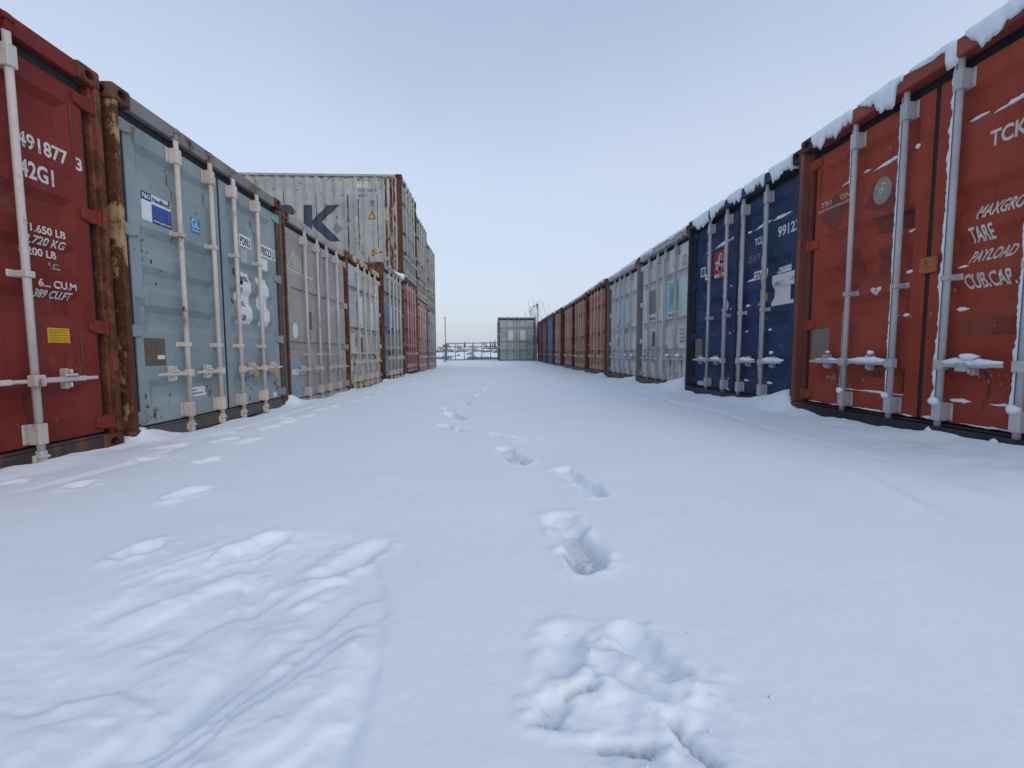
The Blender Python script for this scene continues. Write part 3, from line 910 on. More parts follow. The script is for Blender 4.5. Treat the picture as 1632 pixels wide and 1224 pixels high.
rect(L3, 'data_plate', .78, .98, .72, 1.03, PLATE); rect(L3, 'paint_patch', .165, .52, 1.25, 1.86, paint('lilac_grey_patch', (.36, .40, .46), 0, 24)); rect(L3, 'paint_patch', .165, .52, 2.03, 2.36, paint('lilac_grey_patch', (.36, .40, .46), 0, 24))
illegible(L3, 1.58, 1.76, .72, 1.08, 5, BLACK, 10); illegible(L3, 1.93, 2.25, .72, 1.22, 8, BLACK, 11); illegible(L3, .19, .50, .60, .66, 1, BLACK, 12)

# --- L4 blue grey high cube
p = paint('steel_blue_grey', (0.20, 0.22, 0.245), .18, 25, .5, .3, .2)
L4 = left('steel grey high container with blue paint patch, in front of the two-high stack', -2.608, 10.713, -.059, H=HC, Lc=12.192, kind='B', door=p, frame=paint('brown_black_frame', (.09, .062, .055), .45, 26),
          post=paint('brown_black_post', (.085, .045, .04), .5, 27), header=paint('steel_header', (.24, .25, .26), .3, 28), bars=galvanised('bar_pale', (.46, .46, .47), .16, 29), guides=(1.69, .765), group=GL)
rect(L4, 'paint_patch', .20, .53, 1.16, 1.97, paint('blue_patch', (.10, .16, .27), .1, 30)); rect(L4, 'sticker', .70, .96, 1.34, 1.96, STW); rect(L4, 'sticker', 1.50, 1.76, 1.34, 1.96, STW)
DK = flat('dark_print', (.035, .04, .055)); rect(L4, 'sticker', .72, .97, 1.08, 1.30, DK); rect(L4, 'sticker', .72, .97, .62, .74, DK); rect(L4, 'sticker', 1.94, 2.2, .95, 1.12, DK); illegible(L4, 1.5, 1.76, .8, 1.2, 6, WHITE, 14)

# --- the two-high stack at the end of the left row
pr = paint('stack_red', (0.215, 0.070, 0.064), .16, 31); prf = paint('stack_red_frame', (.19, .035, .035), .4, 32)
L5 = left('red container at the bottom of the stack, right beside the steel grey high one', -2.625, 13.174, .044, H=HC, Lc=12.192, kind='B', door=pr, frame=prf, header=paint('dark_frame', (.07, .05, .05), .4, 33), bars=galvanised('bar_pink', (.40, .31, .30), .2, 34), guides=(1.69, .765), group=GL)
illegible(L5, 1.9, 2.25, .8, 1.2, 5, WHITE, 15)
pp = paint('rosy_grey', (0.27, 0.17, 0.16), .25, 35)
L6 = left('rose grey container in the middle of the bottom layer of the stack', -2.653, 15.652, -.027, Lc=12.192, kind='B', door=pp, frame=paint('rosy_frame', (.16, .055, .055), .4, 36), header=paint('pale_header', (.34, .33, .31), .4, 37), bars=galvanised('bar_rose', (.42, .36, .34), .2, 38), guides=(.765,), group=GL)
pg = paint('stack_grey', (0.23, 0.25, 0.255), .2, 39)
L7 = left('grey container at the far end of the bottom layer of the stack', -2.643, 18.127, -.031, Lc=12.192, kind='B', door=pg, frame=paint('stack_grey_frame', (.19, .20, .21), .35, 40), bars=galvanised('bar_g2', (.38, .38, .38), .2, 41), guides=(.765,), group=GL)
pk = paint('maersk_grey', (0.33, 0.365, 0.375), .24, 42, .5, .3, .15)
U5 = left('grey container atop the stack with a big navy letter K on its side', -2.614, 13.174, 2.94, H=HC, Lc=12.192, kind='B', door=paint('grey_upper', (.27, .29, .29), .25, 43), frame=pk, post=paint('orange_rust_post', (.24, .085, .045), .85, 44), bars=galvanised('bar_u', (.40, .40, .38), .25, 45), guides=(1.69, .765), group=GL)
U6 = left('grey container in the middle of the top layer of the stack', -2.633, 15.652, 2.60, H=HC, Lc=12.192, kind='B', door=paint('grey_upper2', (.27, .28, .27), .3, 46), bars=galvanised('bar_u2', (.42, .41, .38), .3, 47), guides=(1.69, .765), group=GL)
U7 = left('grey container at the far end of the top layer of the stack', -2.644, 18.127, 2.56, Lc=12.192, kind='B', door=paint('grey_upper3', (.24, .26, .265), .25, 48), bars=galvanised('bar_u3', (.38, .38, .38), .3, 49), guides=(.765,), group=GL)

# print on the long side of U5 (d = metres behind its front face, z above its base)
def side_poly(c, name, pts, mat, layer=1):
    bm = bmesh.new()
    f = bm.faces.new([bm.verts.new((0, d, z)) for d, z in pts]); f.normal_update(); bmesh.ops.triangulate(bm, faces=[f])
    return side_finish(c, name, bm, mat, layer)

def side_finish(c, name, bm, mat, layer):
    for y in [t for t in side_breaks(c.Lc)[1:] if t < 5.2]:
        bmesh.ops.bisect_plane(bm, geom=bm.verts[:] + bm.edges[:] + bm.faces[:], plane_co=(0, y, 0), plane_no=(0, 1, 0))
    for v in bm.verts: v.co.x = side_depth(c.Lc, v.co.y) - .0015 * layer
    bmesh.ops.recalc_face_normals(bm, faces=bm.faces)
    me = bpy.data.meshes.new(name); bm.to_mesh(me); bm.free(); me.materials.append(None)
    return part(name, me, mat, c.sides[0])

def side_text(c, txt, d, z, h, w, mat, layer=2):
    me = text_mesh(txt, .015); bm = bmesh.new(); bm.from_mesh(me); bpy.data.meshes.remove(me)
    xs = [v.co.x for v in bm.verts]; x0, x1 = min(xs), max(xs); y1 = max(v.co.y for v in bm.verts)
    for v in bm.verts: v.co = Vector((0, d - (v.co.x - x0) / (x1 - x0) * w, z + v.co.y / y1 * h))
    return side_finish(c, 'lettering', bm, mat, layer)

NV = flat('faded_navy', (.035, .055, .105), .55, .25, 5, (.30, .34, .36), .66)
side_poly(U5, 'lettering', [(2.842, 2.0), (2.594, 2.0), (2.618, 1.02), (2.87, 1.02)], NV)
side_poly(U5, 'lettering', [(2.618, 1.560), (2.15, 2.005), (1.80, 2.01), (2.34, 1.525), (1.80, .972), (2.13, .969), (2.587, 1.393)], NV)
# the end of the letter before it, an S
S_OUT = [(3.115, 1.72), (3.112, 1.87), (3.20, 1.985), (3.36, 2.0), (3.75, 2.0), (3.93, 1.93), (4.0, 1.78), (3.98, 1.60), (3.85, 1.48), (3.35, 1.36), (3.33, 1.24), (3.40, 1.19), (3.74, 1.19), (3.78, 1.30), (4.02, 1.30), (4.00, 1.10), (3.90, .99), (3.70, .96), (3.35, .96), (3.18, 1.02), (3.10, 1.18), (3.11, 1.38), (3.22, 1.50), (3.74, 1.64), (3.77, 1.72), (3.70, 1.79), (3.38, 1.79), (3.30, 1.72)]
side_poly(U5, 'lettering', S_OUT, NV)
side_poly(U5, 'number_plate', [(1.270, 2.528), (.992, 2.528), (.992, 2.655), (1.270, 2.655)], PLW); side_text(U5, 'TOTU', 1.255, 2.545, .09, .25, BLACK)
GN = flat('grey_stencil', (.10, .11, .13), .6, .2)
side_text(U5, '016 6616', 1.27, 2.398, .082, .55, GN); side_text(U5, '45G1', 1.27, 2.248, .082, .25, GN)
side_poly(U5, 'sticker', [(.94, 2.065), (.80, 2.065), (.80, 2.150), (.94, 2.150)], flat('grey_print', (.17, .19, .21))); side_text(U5, '7CN', .92, 1.99, .06, .13, GN)
side_poly(U5, 'warning_sign', [(1.002, 1.612), (.762, 1.612), (.875, 1.862)], BLACK); side_poly(U5, 'sign_face', [(.968, 1.632), (.796, 1.632), (.877, 1.812)], flat('amber_print', (.62, .33, .06), .5, .15), 2)
side_poly(U5, 'sticker', [(.930, .60), (.808, .60), (.808, .775), (.930, .775)], flat('amber_print2', (.50, .27, .05), .5, .25))
side_poly(U5, 'scraped_patch', [(1.895, 1.515), (1.71, 1.335), (1.885, 1.192), (2.03, 1.342)], flat('scraped', (.28, .27, .25), .7, .4, 18))
side_poly(U5, 'scraped_patch', [(1.905, 1.50), (1.93, 1.62), (1.90, 1.72), (1.925, 1.86), (1.88, 1.84), (1.86, 1.70), (1.875, 1.60)], paint('cream_rust_scar', (.36, .30, .21), .55, 50))
side_poly(U5, 'sticker', [(1.345, 1.56), (1.315, 1.56), (1.315, 1.68), (1.345, 1.68)], WHITE)
# bare, rusting strips running down the side near the corner
RS = paint('side_rust', (.40, .34, .24), .62, 51, .6, .3, .2)
for d0, d1, zt, zb in [(.20, .26, 2.80, .17), (.29, .36, 2.78, .17), (.44, .50, 2.80, .17)]:
    r_ = random.Random(int(d0 * 100)); n_ = 16
    lft = [(d0 + r_.uniform(-.012, .012), zb + (zt - zb) * k / n_) for k in range(n_ + 1)]
    rgt = [(d1 + r_.uniform(-.012, .012), zb + (zt - zb) * k / n_) for k in range(n_, -1, -1)]
    side_poly(U5, 'rust_streak', lft + rgt, RS)
RB = paint('side_rust_brown', (.15, .07, .04), .75, 52, .7)
r_ = random.Random(5)
for d0, zt, ln_, wd_ in [(1.57, 2.3, 1.9, .035), (1.27, 2.2, 1.5, .022), (.72, 2.3, 1.5, .018), (2.46, 2.35, 1.2, .022), (2.20, 2.05, .5, .02), (3.4, 2.4, .35, .02), (.38, 2.0, 1.7, .03), (1.0, .55, .3, .03), (.47, 2.5, .5, .05)]:
    n_ = 14
    lft = [(d0 - wd_ * r_.uniform(.15, .75), zt - ln_ * k / n_) for k in range(n_ + 1)]; rgt = [(d0 + wd_ * r_.uniform(.15, .75), zt - ln_ * k / n_) for k in range(n_, -1, -1)]
    side_poly(U5, 'rust_streak', lft + rgt, RB, 2)
for k in range(34):
    cx, cz = r_.choice([(r_.uniform(.4, 1.1), r_.uniform(.2, .8)), (r_.uniform(.35, 4.2), r_.uniform(.3, 2.75)), (r_.uniform(.4, 2.2), r_.uniform(2.70, 2.80))])
    ra, rb = r_.uniform(.012, .05), r_.uniform(.012, .035)
    side_poly(U5, 'rust_spot', [(cx + ra * math.cos(t) * r_.uniform(.6, 1.2), cz + rb * math.sin(t) * r_.uniform(.6, 1.2)) for t in [2 * math.pi * q / 7 for q in range(7)]], RB, 3)
n_ = 60
side_poly(U5, 'rust_streak', [(.2 + 4.6 * k / n_, 2.822) for k in range(n_ + 1)] + [(.2 + 4.6 * k / n_, 2.775 + r_.uniform(-.018, .018)) for k in range(n_, -1, -1)], paint('rail_rust', (.30, .27, .19), .45, 53), 2)

# --- R0 orange red
p = paint('orange_red', (0.300, 0.052, 0.028), .06, 60, .55, .32, .06)
bg = galvanised('bar_grey_blue', (.42, .42, .43), .08, 61)
R0 = right('orange red container at the right edge of the photo with snow along its top', 2.941, 4.177, .05, door=p, frame=paint('orange_frame', (.26, .06, .038), .22, 62), post=paint('red_brown_post', (.17, .055, .045), .35, 63),
           castm=paint('dark_brown_casting', (.06, .03, .03), .3, 64), sill=paint('black_sill', (.022, .022, .028), .1, 65), bars=bg, guides=(1.09,), group=GR)
CRM = flat('cream_print', (.66, .60, .54), .6, .25, 12, (.30, .07, .04), .67)
text(R0, 'TCKU 271', 1.556, 1.848, .092, .40, CRM); text(R0, 'MAXGROSS', 1.512, 1.436, .078, .300, CRM); text(R0, 'TARE', 1.466, 1.296, .094, .135, CRM)
text(R0, 'PAYLOAD', 1.485, 1.168, .072, .245, CRM); text(R0, 'CUB.CAP.', 1.460, 1.008, .090, .27, CRM)
WORN_O = flat('worn_cream', (.62, .55, .50), .6, .2, 12, (.25, .07, .045), .60)
text(R0, 'TRI', .180, 1.922, .040, .125, WORN_O, 2, .005); text(R0, 'ON', .405, 1.926, .040, .105, WORN_O, 2, .005); text(R0, 'www.tritoncontainer.com', .150, 1.882, .026, .37, WORN_O, 2, .004)
MAR = paint('maroon_patch', (.165, .035, .026), 0, 66)
poly(R0, 'paint_patch', [(.190, 1.825), (.358, 1.655), (.512, 1.845), (.348, 2.005)], MAR); poly(R0, 'paint_patch', [(.661, 1.773), (.905, 1.669), (.960, 1.816), (.750, 1.944)], MAR)
poly(R0, 'paint_patch', [(.777, 1.535), (1.10, 1.514), (1.10, 1.623), (.732, 1.662)], MAR)
ellipse(R0, 'sticker', .822, 1.855, .082, .102, flat('khaki_disc', (.30, .285, .24), .55, .3, 25), 2)
for k in range(14):
    a_, q_ = rnd.uniform(0, 6.28), rnd.uniform(0, .07)
    ellipse(R0, 'snow_fleck', .822 + q_ * math.cos(a_), 1.865 + q_ * 1.1 * math.sin(a_), rnd.uniform(.003, .007), rnd.uniform(.003, .006), snow_mat(), 3, 7)
poly(R0, 'sticker', [(.813, 1.050), (.862, 1.092), (.864, 1.110), (.842, 1.118), (.816, 1.104), (.788, 1.118), (.764, 1.108), (.768, 1.090)], WHITE, 2)
poly(R0, 'sticker', [(.813, 1.072), (.832, 1.090), (.814, 1.100), (.796, 1.090)], flat('grey_mark', (.25, .25, .28)), 3)
rect(R0, 'data_plate', .146, .358, .520, .815, flat('plate_khaki', (.20, .185, .15), .5, .25, 25))
strokes(R0, 'chalk_mark', [[(.30, .375), (.335, .375)], [(.317, .39), (.317, .36)], [(.345, .375), (.365, .375)], [(.38, .392), (.38, .358)], [(.425, .392), (.40, .392), (.398, .377), (.42, .375), (.42, .360), (.398, .358)]], .006, flat('chalk', (.55, .45, .42)))
STN = paint('wet_stain', (.19, .036, .024), 0, 67, .35)
poly(R0, 'stain', [(.500, 1.10), (.515, 1.12), (.505, 1.20), (.500, 1.28), (.478, 1.345), (.480, 1.44), (.470, 1.45), (.452, 1.39), (.435, 1.36), (.432, 1.30), (.452, 1.26), (.470, 1.20)], STN)
poly(R0, 'stain', [(.630, 1.14), (.665, 1.15), (.655, 1.20), (.675, 1.29), (.655, 1.33), (.650, 1.42), (.640, 1.55), (.630, 1.44), (.600, 1.38), (.605, 1.32), (.635, 1.27)], STN)
poly(R0, 'stain', [(.790, 1.17), (.86, 1.20), (.90, 1.14), (.95, 1.26), (.985, 1.40), (.93, 1.42), (.82, 1.41), (.80, 1.39), (.83, 1.35), (.80, 1.28)], STN)
poly(R0, 'stain', [(.70, .40), (.95, .40), (.97, .46), (.85, .55), (.74, .54), (.68, .47)], STN)
poly(R0, 'stain', [(1.47, .72), (1.80, .70), (1.82, .80), (1.60, .83), (1.48, .80)], STN)
mb = MB(); mb.box(1.168, 1.296, -.020, .0, 1.150, 1.262); mb.box(1.20, 1.225, -.032, -.018, 1.20, 1.235)
part('door_stop_plate', mb.mesh('door_stop_plate', .006), paint('orange_plate', (.33, .11, .035), .2, 68), R0.doors[0])

# --- R1 navy
p = paint('navy', (0.016, 0.038, 0.098), .07, 70, .45, .25, .18)
R1 = right('navy blue container with red square sticker and white 22G1 plate', 2.976, 6.634, .022, door=p, frame=paint('navy_frame', (.022, .040, .085), .3, 71), post=paint('navy_post', (.025, .030, .05), .22, 72), castm=paint('dark_casting', (.045, .04, .045), .3, 73),
           sill=paint('navy_sill', (.02, .03, .06), .2, 74), bars=galvanised('bar_grey3', (.43, .42, .45), .10, 75), guides=(1.105,), group=GR)
RED = flat('red_print', (.42, .018, .035), .5, .1)
rect(R1, 'sticker', .640, .965, 1.690, 1.985, RED)
poly(R1, 'sticker_figure', [(.665, 1.86), (.745, 1.86), (.745, 1.835), (.718, 1.835), (.718, 1.752), (.692, 1.752), (.692, 1.835), (.665, 1.835)], WHITE, 2)
poly(R1, 'sticker_figure', [(.88, 1.88), (.93, 1.88), (.93, 1.80), (.955, 1.80), (.955, 1.775), (.88, 1.775)], WHITE, 2)
poly(R1, 'sticker_figure', [(.735, 1.85), (.76, 1.92), (.79, 1.965), (.83, 1.935), (.825, 1.88), (.86, 1.85), (.88, 1.80), (.84, 1.79), (.85, 1.74), (.80, 1.705), (.745, 1.73), (.73, 1.78), (.765, 1.80)], flat('white2', (.7, .7, .7)), 3)
poly(R1, 'sticker_figure', [(.79, 1.945), (.825, 1.925), (.80, 1.87), (.84, 1.865), (.885, 1.835), (.87, 1.80), (.82, 1.825), (.81, 1.79), (.845, 1.75), (.80, 1.71), (.75, 1.735), (.745, 1.775), (.79, 1.80), (.775, 1.86)], BLACK, 4)
rect(R1, 'sticker_panel', .645, .965, 1.648, 1.692, PLW, 1); illegible(R1, .66, .95, 1.652, 1.688, 1, BLACK, 20, 2, .7); poly(R1, 'sticker_figure', [(.80, 1.625), (.835, 1.665), (.85, 1.71), (.82, 1.70), (.80, 1.72), (.78, 1.70), (.75, 1.705), (.77, 1.665)], flat('orange_print', (.55, .17, .03)), 3)
rect(R1, 'sticker', .248, .385, 1.725, 1.858, PLW); rect(R1, 'sticker_panel', .266, .368, 1.742, 1.842, flat('green_print', (.02, .30, .10), .5, .1), 2); text(R1, 'G', .290, 1.755, .07, .055, flat('dark_green', (.01, .08, .03)), 3)
rect(R1, 'sticker', .385, .520, 1.662, 1.742, PLW); illegible(R1, .40, .51, 1.675, 1.730, 1, BLACK, 21)
text(R1, 'TCLU', 1.570, 1.868, .080, .20, WHITE); text(R1, '99123', 1.985, 1.862, .105, .325, WHITE)
strokes(R1, 'chalk_mark', [[(1.475, 1.745), (1.500, 1.760), (1.515, 1.740), (1.470, 1.690), (1.525, 1.690)], [(1.565, 1.76), (1.545, 1.715), (1.600, 1.715)], [(1.590, 1.755), (1.588, 1.68)], [(1.625, 1.758), (1.668, 1.758), (1.640, 1.685)], [(1.630, 1.722), (1.665, 1.724)], [(1.695, 1.74), (1.712, 1.758), (1.710, 1.685)], [(1.765, 1.762), (1.740, 1.72), (1.742, 1.692), (1.765, 1.688), (1.772, 1.71), (1.745, 1.722)]], .006, flat('chalk2', (.36, .38, .42)))
rect(R1, 'number_plate', 1.520, 1.780, 1.468, 1.575, PLW); text(R1, '22G1', 1.535, 1.482, .078, .225, BLACK)
poly(R1, 'sticker', [(1.660, 1.163), (1.775, 1.172), (1.792, 1.20), (1.785, 1.297), (1.668, 1.293), (1.657, 1.27), (1.672, 1.23)], flat('orange_yellow', (.62, .30, .015), .5, .12)); text(R1, '2.59', 1.680, 1.242, .036, .085, BLACK); text(R1, "8'6\"", 1.685, 1.185, .036, .085, BLACK)
PW2 = flat('sticker_white2', (.60, .605, .61), .5, .12, 9)
rect(R1, 'sticker', 1.975, 2.312, 1.472, 1.540, PW2); text(R1, 'MAX GROSS WGT.', 1.990, 1.488, .036, .30, BLACK, 2, .004)
rect(R1, 'sticker', 1.915, 2.312, 1.134, 1.462, PW2)
text(R1, 'TARE WGT.', 1.948, 1.350, .038, .16, BLACK, 2, .004); text(R1, '2.200', 2.20, 1.375, .036, .10, BLACK, 2, .004); text(R1, 'KG', 2.23, 1.300, .030, .05, BLACK, 2, .004); text(R1, 'MAX CARGO WGT.', 1.992, 1.222, .036, .25, BLACK, 2, .004); text(R1, '28', 2.26, 1.235, .036, .045, BLACK, 2, .004)
poly(R1, 'sticker', [(.835, 1.19), (.975, 1.185), (.975, 1.27), (.955, 1.305), (.915, 1.322), (.870, 1.310), (.838, 1.28)], flat('pale_arch', (.46, .52, .56), .6, .1))
rect(R1, 'data_plate', .135, .345, .520, .828, flat('plate_tan', (.21, .165, .13), .5, .25, 25)); rect(R1, 'sticker', .235, .420, .142, .205, flat('pale_note', (.50, .53, .52), .6, .15))
r_ = random.Random(9)
strokes(R1, 'chalk_mark', [[(.20 + t * .03, 1.30 - q * .075 + .025 * math.sin(t * 1.7 + q) + r_.uniform(-.01, .01)) for t in range(9)] for q in range(5)], .004, flat('chalk3', (.12, .16, .24)))

# --- R2 grey with the cyan panel
p = paint('cool_grey', (0.55, 0.565, 0.56), .12, 80, .5, .3, .15)
pf = paint('cool_grey_frame', (.38, .395, .40), .32, 81); bgr = galvanised('bar_dull', (.40, .405, .41), .16, 82); drk = paint('dark_steel', (.09, .075, .075), .35, 83)
R2 = right('cool grey container with cyan panel next to the navy one', 3.01, 9.086, .016, kind='B', door=p, frame=pf, post=paint('grey_brown_post', (.19, .18, .175), .22, 84), castm=drk, sill=drk, bars=bgr, guides=(.735,), group=GR)
rect(R2, 'sticker', .530, .935, 1.235, 1.345, PLW); text(R2, 'MAERSK', .545, 1.255, .060, .375, BLACK); rect(R2, 'paint_patch', .530, .935, 1.375, 1.830, paint('slate_patch', (.20, .225, .25), 0, 85))
CYP = flat('cyan_panel', (.17, .50, .62), .5, .25, 7, (.30, .32, .34), .60)
rect(R2, 'sticker', 1.452, 1.840, 1.345, 1.842, CYP); poly(R2, 'paint_patch', [(1.54, 1.50), (1.62, 1.49), (1.68, 1.53), (1.835, 1.52), (1.835, 1.74), (1.62, 1.745), (1.53, 1.70)], paint('grey_over', (.24, .26, .28), 0, 86), 2)
rect(R2, 'sticker', 1.452, 1.845, 1.228, 1.338, PLW); text(R2, 'MAERSK', 1.470, 1.25, .060, .36, BLACK)
rect(R2, 'plate_frame', .665, .925, .725, 1.045, flat('pale_frame', (.40, .42, .44)), 1); rect(R2, 'data_plate', .690, .905, .745, 1.025, flat('plate_red_brown', (.15, .12, .12), .5, .25, 25), 2)
rect(R2, 'number_plate', 1.968, 2.160, 2.01, 2.22, PLW); text(R2, '272', 1.985, 2.13, .075, .16, BLACK); text(R2, '22G1', 1.98, 2.03, .075, .17, BLACK)
illegible(R2, 1.60, 1.68, .78, 1.04, 4, GN, 23); illegible(R2, 1.95, 2.16, .78, 1.04, 4, GN, 24); illegible(R2, 1.47, 1.80, 2.06, 2.22, 1, GN, 25, 2, .6)

# --- R3 pale grey
p = paint('pale_grey', (0.54, 0.57, 0.575), .10, 90, .5, .25, .15)
R3 = right('pale grey container with two light blue panels, beside the first rust-red one', 3.029, 11.547, .002, kind='B', door=p, frame=paint('pale_grey_frame', (.38, .40, .41), .32, 91), post=paint('brown_grey_post', (.15, .125, .115), .3, 92), castm=drk, sill=drk, bars=galvanised('bar_dull2', (.41, .42, .43), .15, 93), guides=(.735,), group=GR)
PB = flat('pale_blue_panel', (.46, .58, .68), .5, .12, 6)
rect(R3, 'sticker', .665, .955, 1.345, 1.855, PB); rect(R3, 'sticker', 1.470, 1.775, 1.355, 1.86, PB); illegible(R3, .67, .95, 1.24, 1.33, 1, BLACK, 26, 2, .9); illegible(R3, 1.48, 1.77, 1.24, 1.34, 1, BLACK, 27, 2, .9)
rect(R3, 'data_plate', .72, .93, .765, 1.03, flat('plate_red_brown', (.15, .12, .12), .5, .25, 25)); illegible(R3, 1.5, 1.75, .62, .70, 1, GN, 28); illegible(R3, 1.50, 1.70, 2.1, 2.25, 1, GN, 29, 2, .6)

# --- the rust-red run, then blue and maroon
redn = [('rust orange container, nearest of the four rust-red ones in the right row', 2.992, 14.016, .013, (.37, .150, .090), 100),
        ('rust brown container, second nearest of the four rust-red ones in the right row', 2.993, 16.488, -.007, (.33, .150, .105), 104),
        ('rust brown container, third of the four rust-red ones in the right row', 3.028, 18.96, .013, (.36, .175, .125), 108),
        ('rust brown container beside the blue one, farthest of the four rust-red ones', 2.963, 21.436, .008, (.31, .155, .120), 112)]
REDS = []
for i, (lab, x, y, z, rgb, sd) in enumerate(redn):
    p = paint('rust_red_%d' % i, rgb, .18, sd, .55, .35, .2); fr = paint('rust_frame_%d' % i, (.13, .030, .018), .3, sd + 1)
    c = right(lab, x, y, z, kind='B', door=p, frame=fr, castm=drk, sill=drk, bars=galvanised('bar_red_%d' % i, (.48, .37, .32), .15, sd + 2), guides=(.735,), group=GR)
    REDS.append(c)
    ring = [(.28 + .075 * math.cos(t), 2.12 + .13 * math.sin(t)) for t in [2 * math.pi * k / 16 for k in range(17)]]
    if i < 3: strokes(c, 'painted_emblem', [ring], .035, CRM)
    illegible(c, 1.95, 2.28, 1.45, 1.80, 4, CRM, 30 + i, 2, .6); illegible(c, 1.95, 2.28, .8, 1.05, 3, CRM, 40 + i, 2, .5)
    rect(c, 'sticker', .72, .82, 1.40, 1.75, CRM); rect(c, 'sticker', .72, .80, .78, 1.0, CRM)
R8 = right('faded blue container in the right row between rust brown and maroon ones', 2.933, 23.911, .014, kind='B', door=paint('faded_blue', (.13, .21, .32), .15, 120), frame=paint('faded_blue_frame', (.06, .09, .16), .3, 121), castm=drk, sill=drk, bars=galvanised('bar_b8', (.19, .25, .33), .15, 122), guides=(.735,), group=GR)
illegible(R8, 1.5, 1.8, 1.2, 1.9, 5, WHITE, 50)
R9 = right('maroon container in the right row just beyond the faded blue one', 2.93, 26.39, .02, kind='B', door=paint('maroon', (.28, .13, .13), .18, 124), frame=paint('maroon_frame', (.12, .035, .04), .3, 125), castm=drk, sill=drk, bars=galvanised('bar_m9', (.26, .16, .16), .2, 126), guides=(.735,), group=GR)
R10 = right('dark maroon container at the far end of the right row beside the snowy pole', 2.96, 28.87, .03, kind='B', door=paint('dark_maroon', (.17, .075, .08), .2, 127), frame=paint('dark_maroon_frame', (.09, .03, .035), .3, 128), castm=drk, sill=drk, bars=galvanised('bar_m10', (.22, .15, .15), .2, 129), guides=(.735,), group=GR)

# --- the container that closes the lane
p = paint('green_grey', (0.33, 0.375, 0.38), .10, 130, .5, .25, .12)
EC = container('green grey container standing across the end of the lane next to the gate', .345, 28.45, .03, 0.0, H=HC, Lc=6.058, kind='B', rec=.06, door=p, frame=paint('green_grey_dark', (.15, .175, .185), .2, 131), bars=galvanised('bar_gg', (.30, .34, .345), .1, 132), sill=paint('green_black', (.05, .055, .06), .2, 133), guides=(1.69, .765))
rect(EC, 'sticker', .66, .99, 1.52, 2.03, PALE); rect(EC, 'sticker', 1.44, 1.80, 1.52, 2.03, PALE); rect(EC, 'sticker', .66, .99, 1.455, 1.51, STW); rect(EC, 'sticker', 1.44, 1.80, 1.455, 1.51, STW)
illegible(EC, .30, .44, 2.42, 2.58, 2, GN, 60); illegible(EC, 1.46, 1.78, 2.46, 2.58, 1, WHITE, 61); illegible(EC, 1.92, 2.30, 2.47, 2.58, 1, GN, 62); illegible(EC, 1.92, 2.15, 2.33, 2.43, 1, GN, 63); illegible(EC, 1.92, 2.26, .9, 1.25, 4, GN, 64); illegible(EC, .72, .92, .98, 1.25, 3, GN, 65)

# ------------------------------------------------------------------ wear: chipped paint and rust runs
def chips(c, sd, n, mat, seed, spots=(), big=1.0):
    """many small chips and scratches on one door leaf"""
    r = random.Random(seed); bm = bmesh.new(); x0, x1 = DOOR_X[sd]
    for k in range(n):
        if spots and r.random() < .55:
            cx, cz, sp = r.choice(spots); cx, cz = r.gauss(cx, sp), r.gauss(cz, sp)
        else: cx, cz = r.uniform(x0 + .03, x1 - .03), r.choice((r.uniform(.16, c.H - .23), r.uniform(.15, .45)))
        a = r.uniform(.003, .010) * big; b = a * r.choice((.5, .8, 1.4, 2.6)); m = r.choice((4, 5, 6)); t0 = r.uniform(0, 6)
        if not (x0 + .02 < cx < x1 - .02 and .16 < cz < c.H - .22): continue
        bm.faces.new([bm.verts.new((cx + a * math.cos(t0 + 6.283 * q / m) * r.uniform(.6, 1.3), 0, cz + b * math.sin(t0 + 6.283 * q / m) * r.uniform(.6, 1.3))) for q in range(m)])
    for v in bm.verts: v.co.y = door_depth(c.kind, c.H, v.co.x, v.co.z) - .0036
    o = _finish(bm, 'paint_chips', c, mat, x0 + .2); o['kind'] = 'stuff'

def run(c, s, zt, ln, w, mat, seed):
    r = random.Random(seed); n = 10
    l_ = [(s - w * (1 - .75 * k / n) * r.uniform(.35, .65), zt - ln * k / n) for k in range(n + 1)]; g_ = [(s + w * (1 - .75 * k / n) * r.uniform(.35, .65), zt - ln * k / n) for k in range(n, -1, -1)]
    poly(c, 'rust_run', l_ + g_, mat, 2)
CH = paint('chip_dark', (.06, .055, .055), .5, 160); RR = paint('rust_run', (.19, .115, .07), .35, 161); RD = paint('rust_run_dark', (.10, .035, .022), .5, 162); PALEC = flat('bare_chip', (.42, .36, .33), .6, .3)
chips(L1, 0, 60, CH, 1, [(.22, 1.48, .05), (.20, .25, .05), (.62, 1.66, .05), (.30, .18, .08)], 1.2); chips(L1, 1, 50, CH, 2, [(2.2, .3, .06), (1.6, .35, .08), (1.95, .7, .1)], 1.2)
chips(L2, 0, 30, CH, 3); chips(L2, 1, 50, CH, 4, [(1.7, .45, .1), (2.15, .4, .1)], 1.3)
chips(L3, 0, 70, RD, 5, [(.35, .45, .12), (.5, 1.0, .08)], 2.0); chips(L3, 1, 80, RD, 6, [(1.6, .5, .12), (2.1, .5, .12)], 2.0)
chips(L0, 1, 30, RD, 7); chips(R0, 0, 50, PALEC, 8, [(1.15, .9, .12), (.85, .45, .08), (.4, .5, .06)], .6); chips(R0, 1, 36, PALEC, 9, [(1.30, 1.0, .05), (1.7, .4, .1)], .6)
chips(R1, 0, 50, PALEC, 10, [(1.15, .5, .05), (1.15, .9, .04), (.3, 1.1, .08)], .8); chips(R1, 1, 40, PALEC, 11, [(1.27, .5, .04), (1.6, .5, .08)], .8); chips(R2, 0, 40, CH, 12, (), 1.4); chips(R2, 1, 40, CH, 13, [(1.6, .4, .1)], 1.4); chips(R3, 0, 30, CH, 14, (), 1.4)
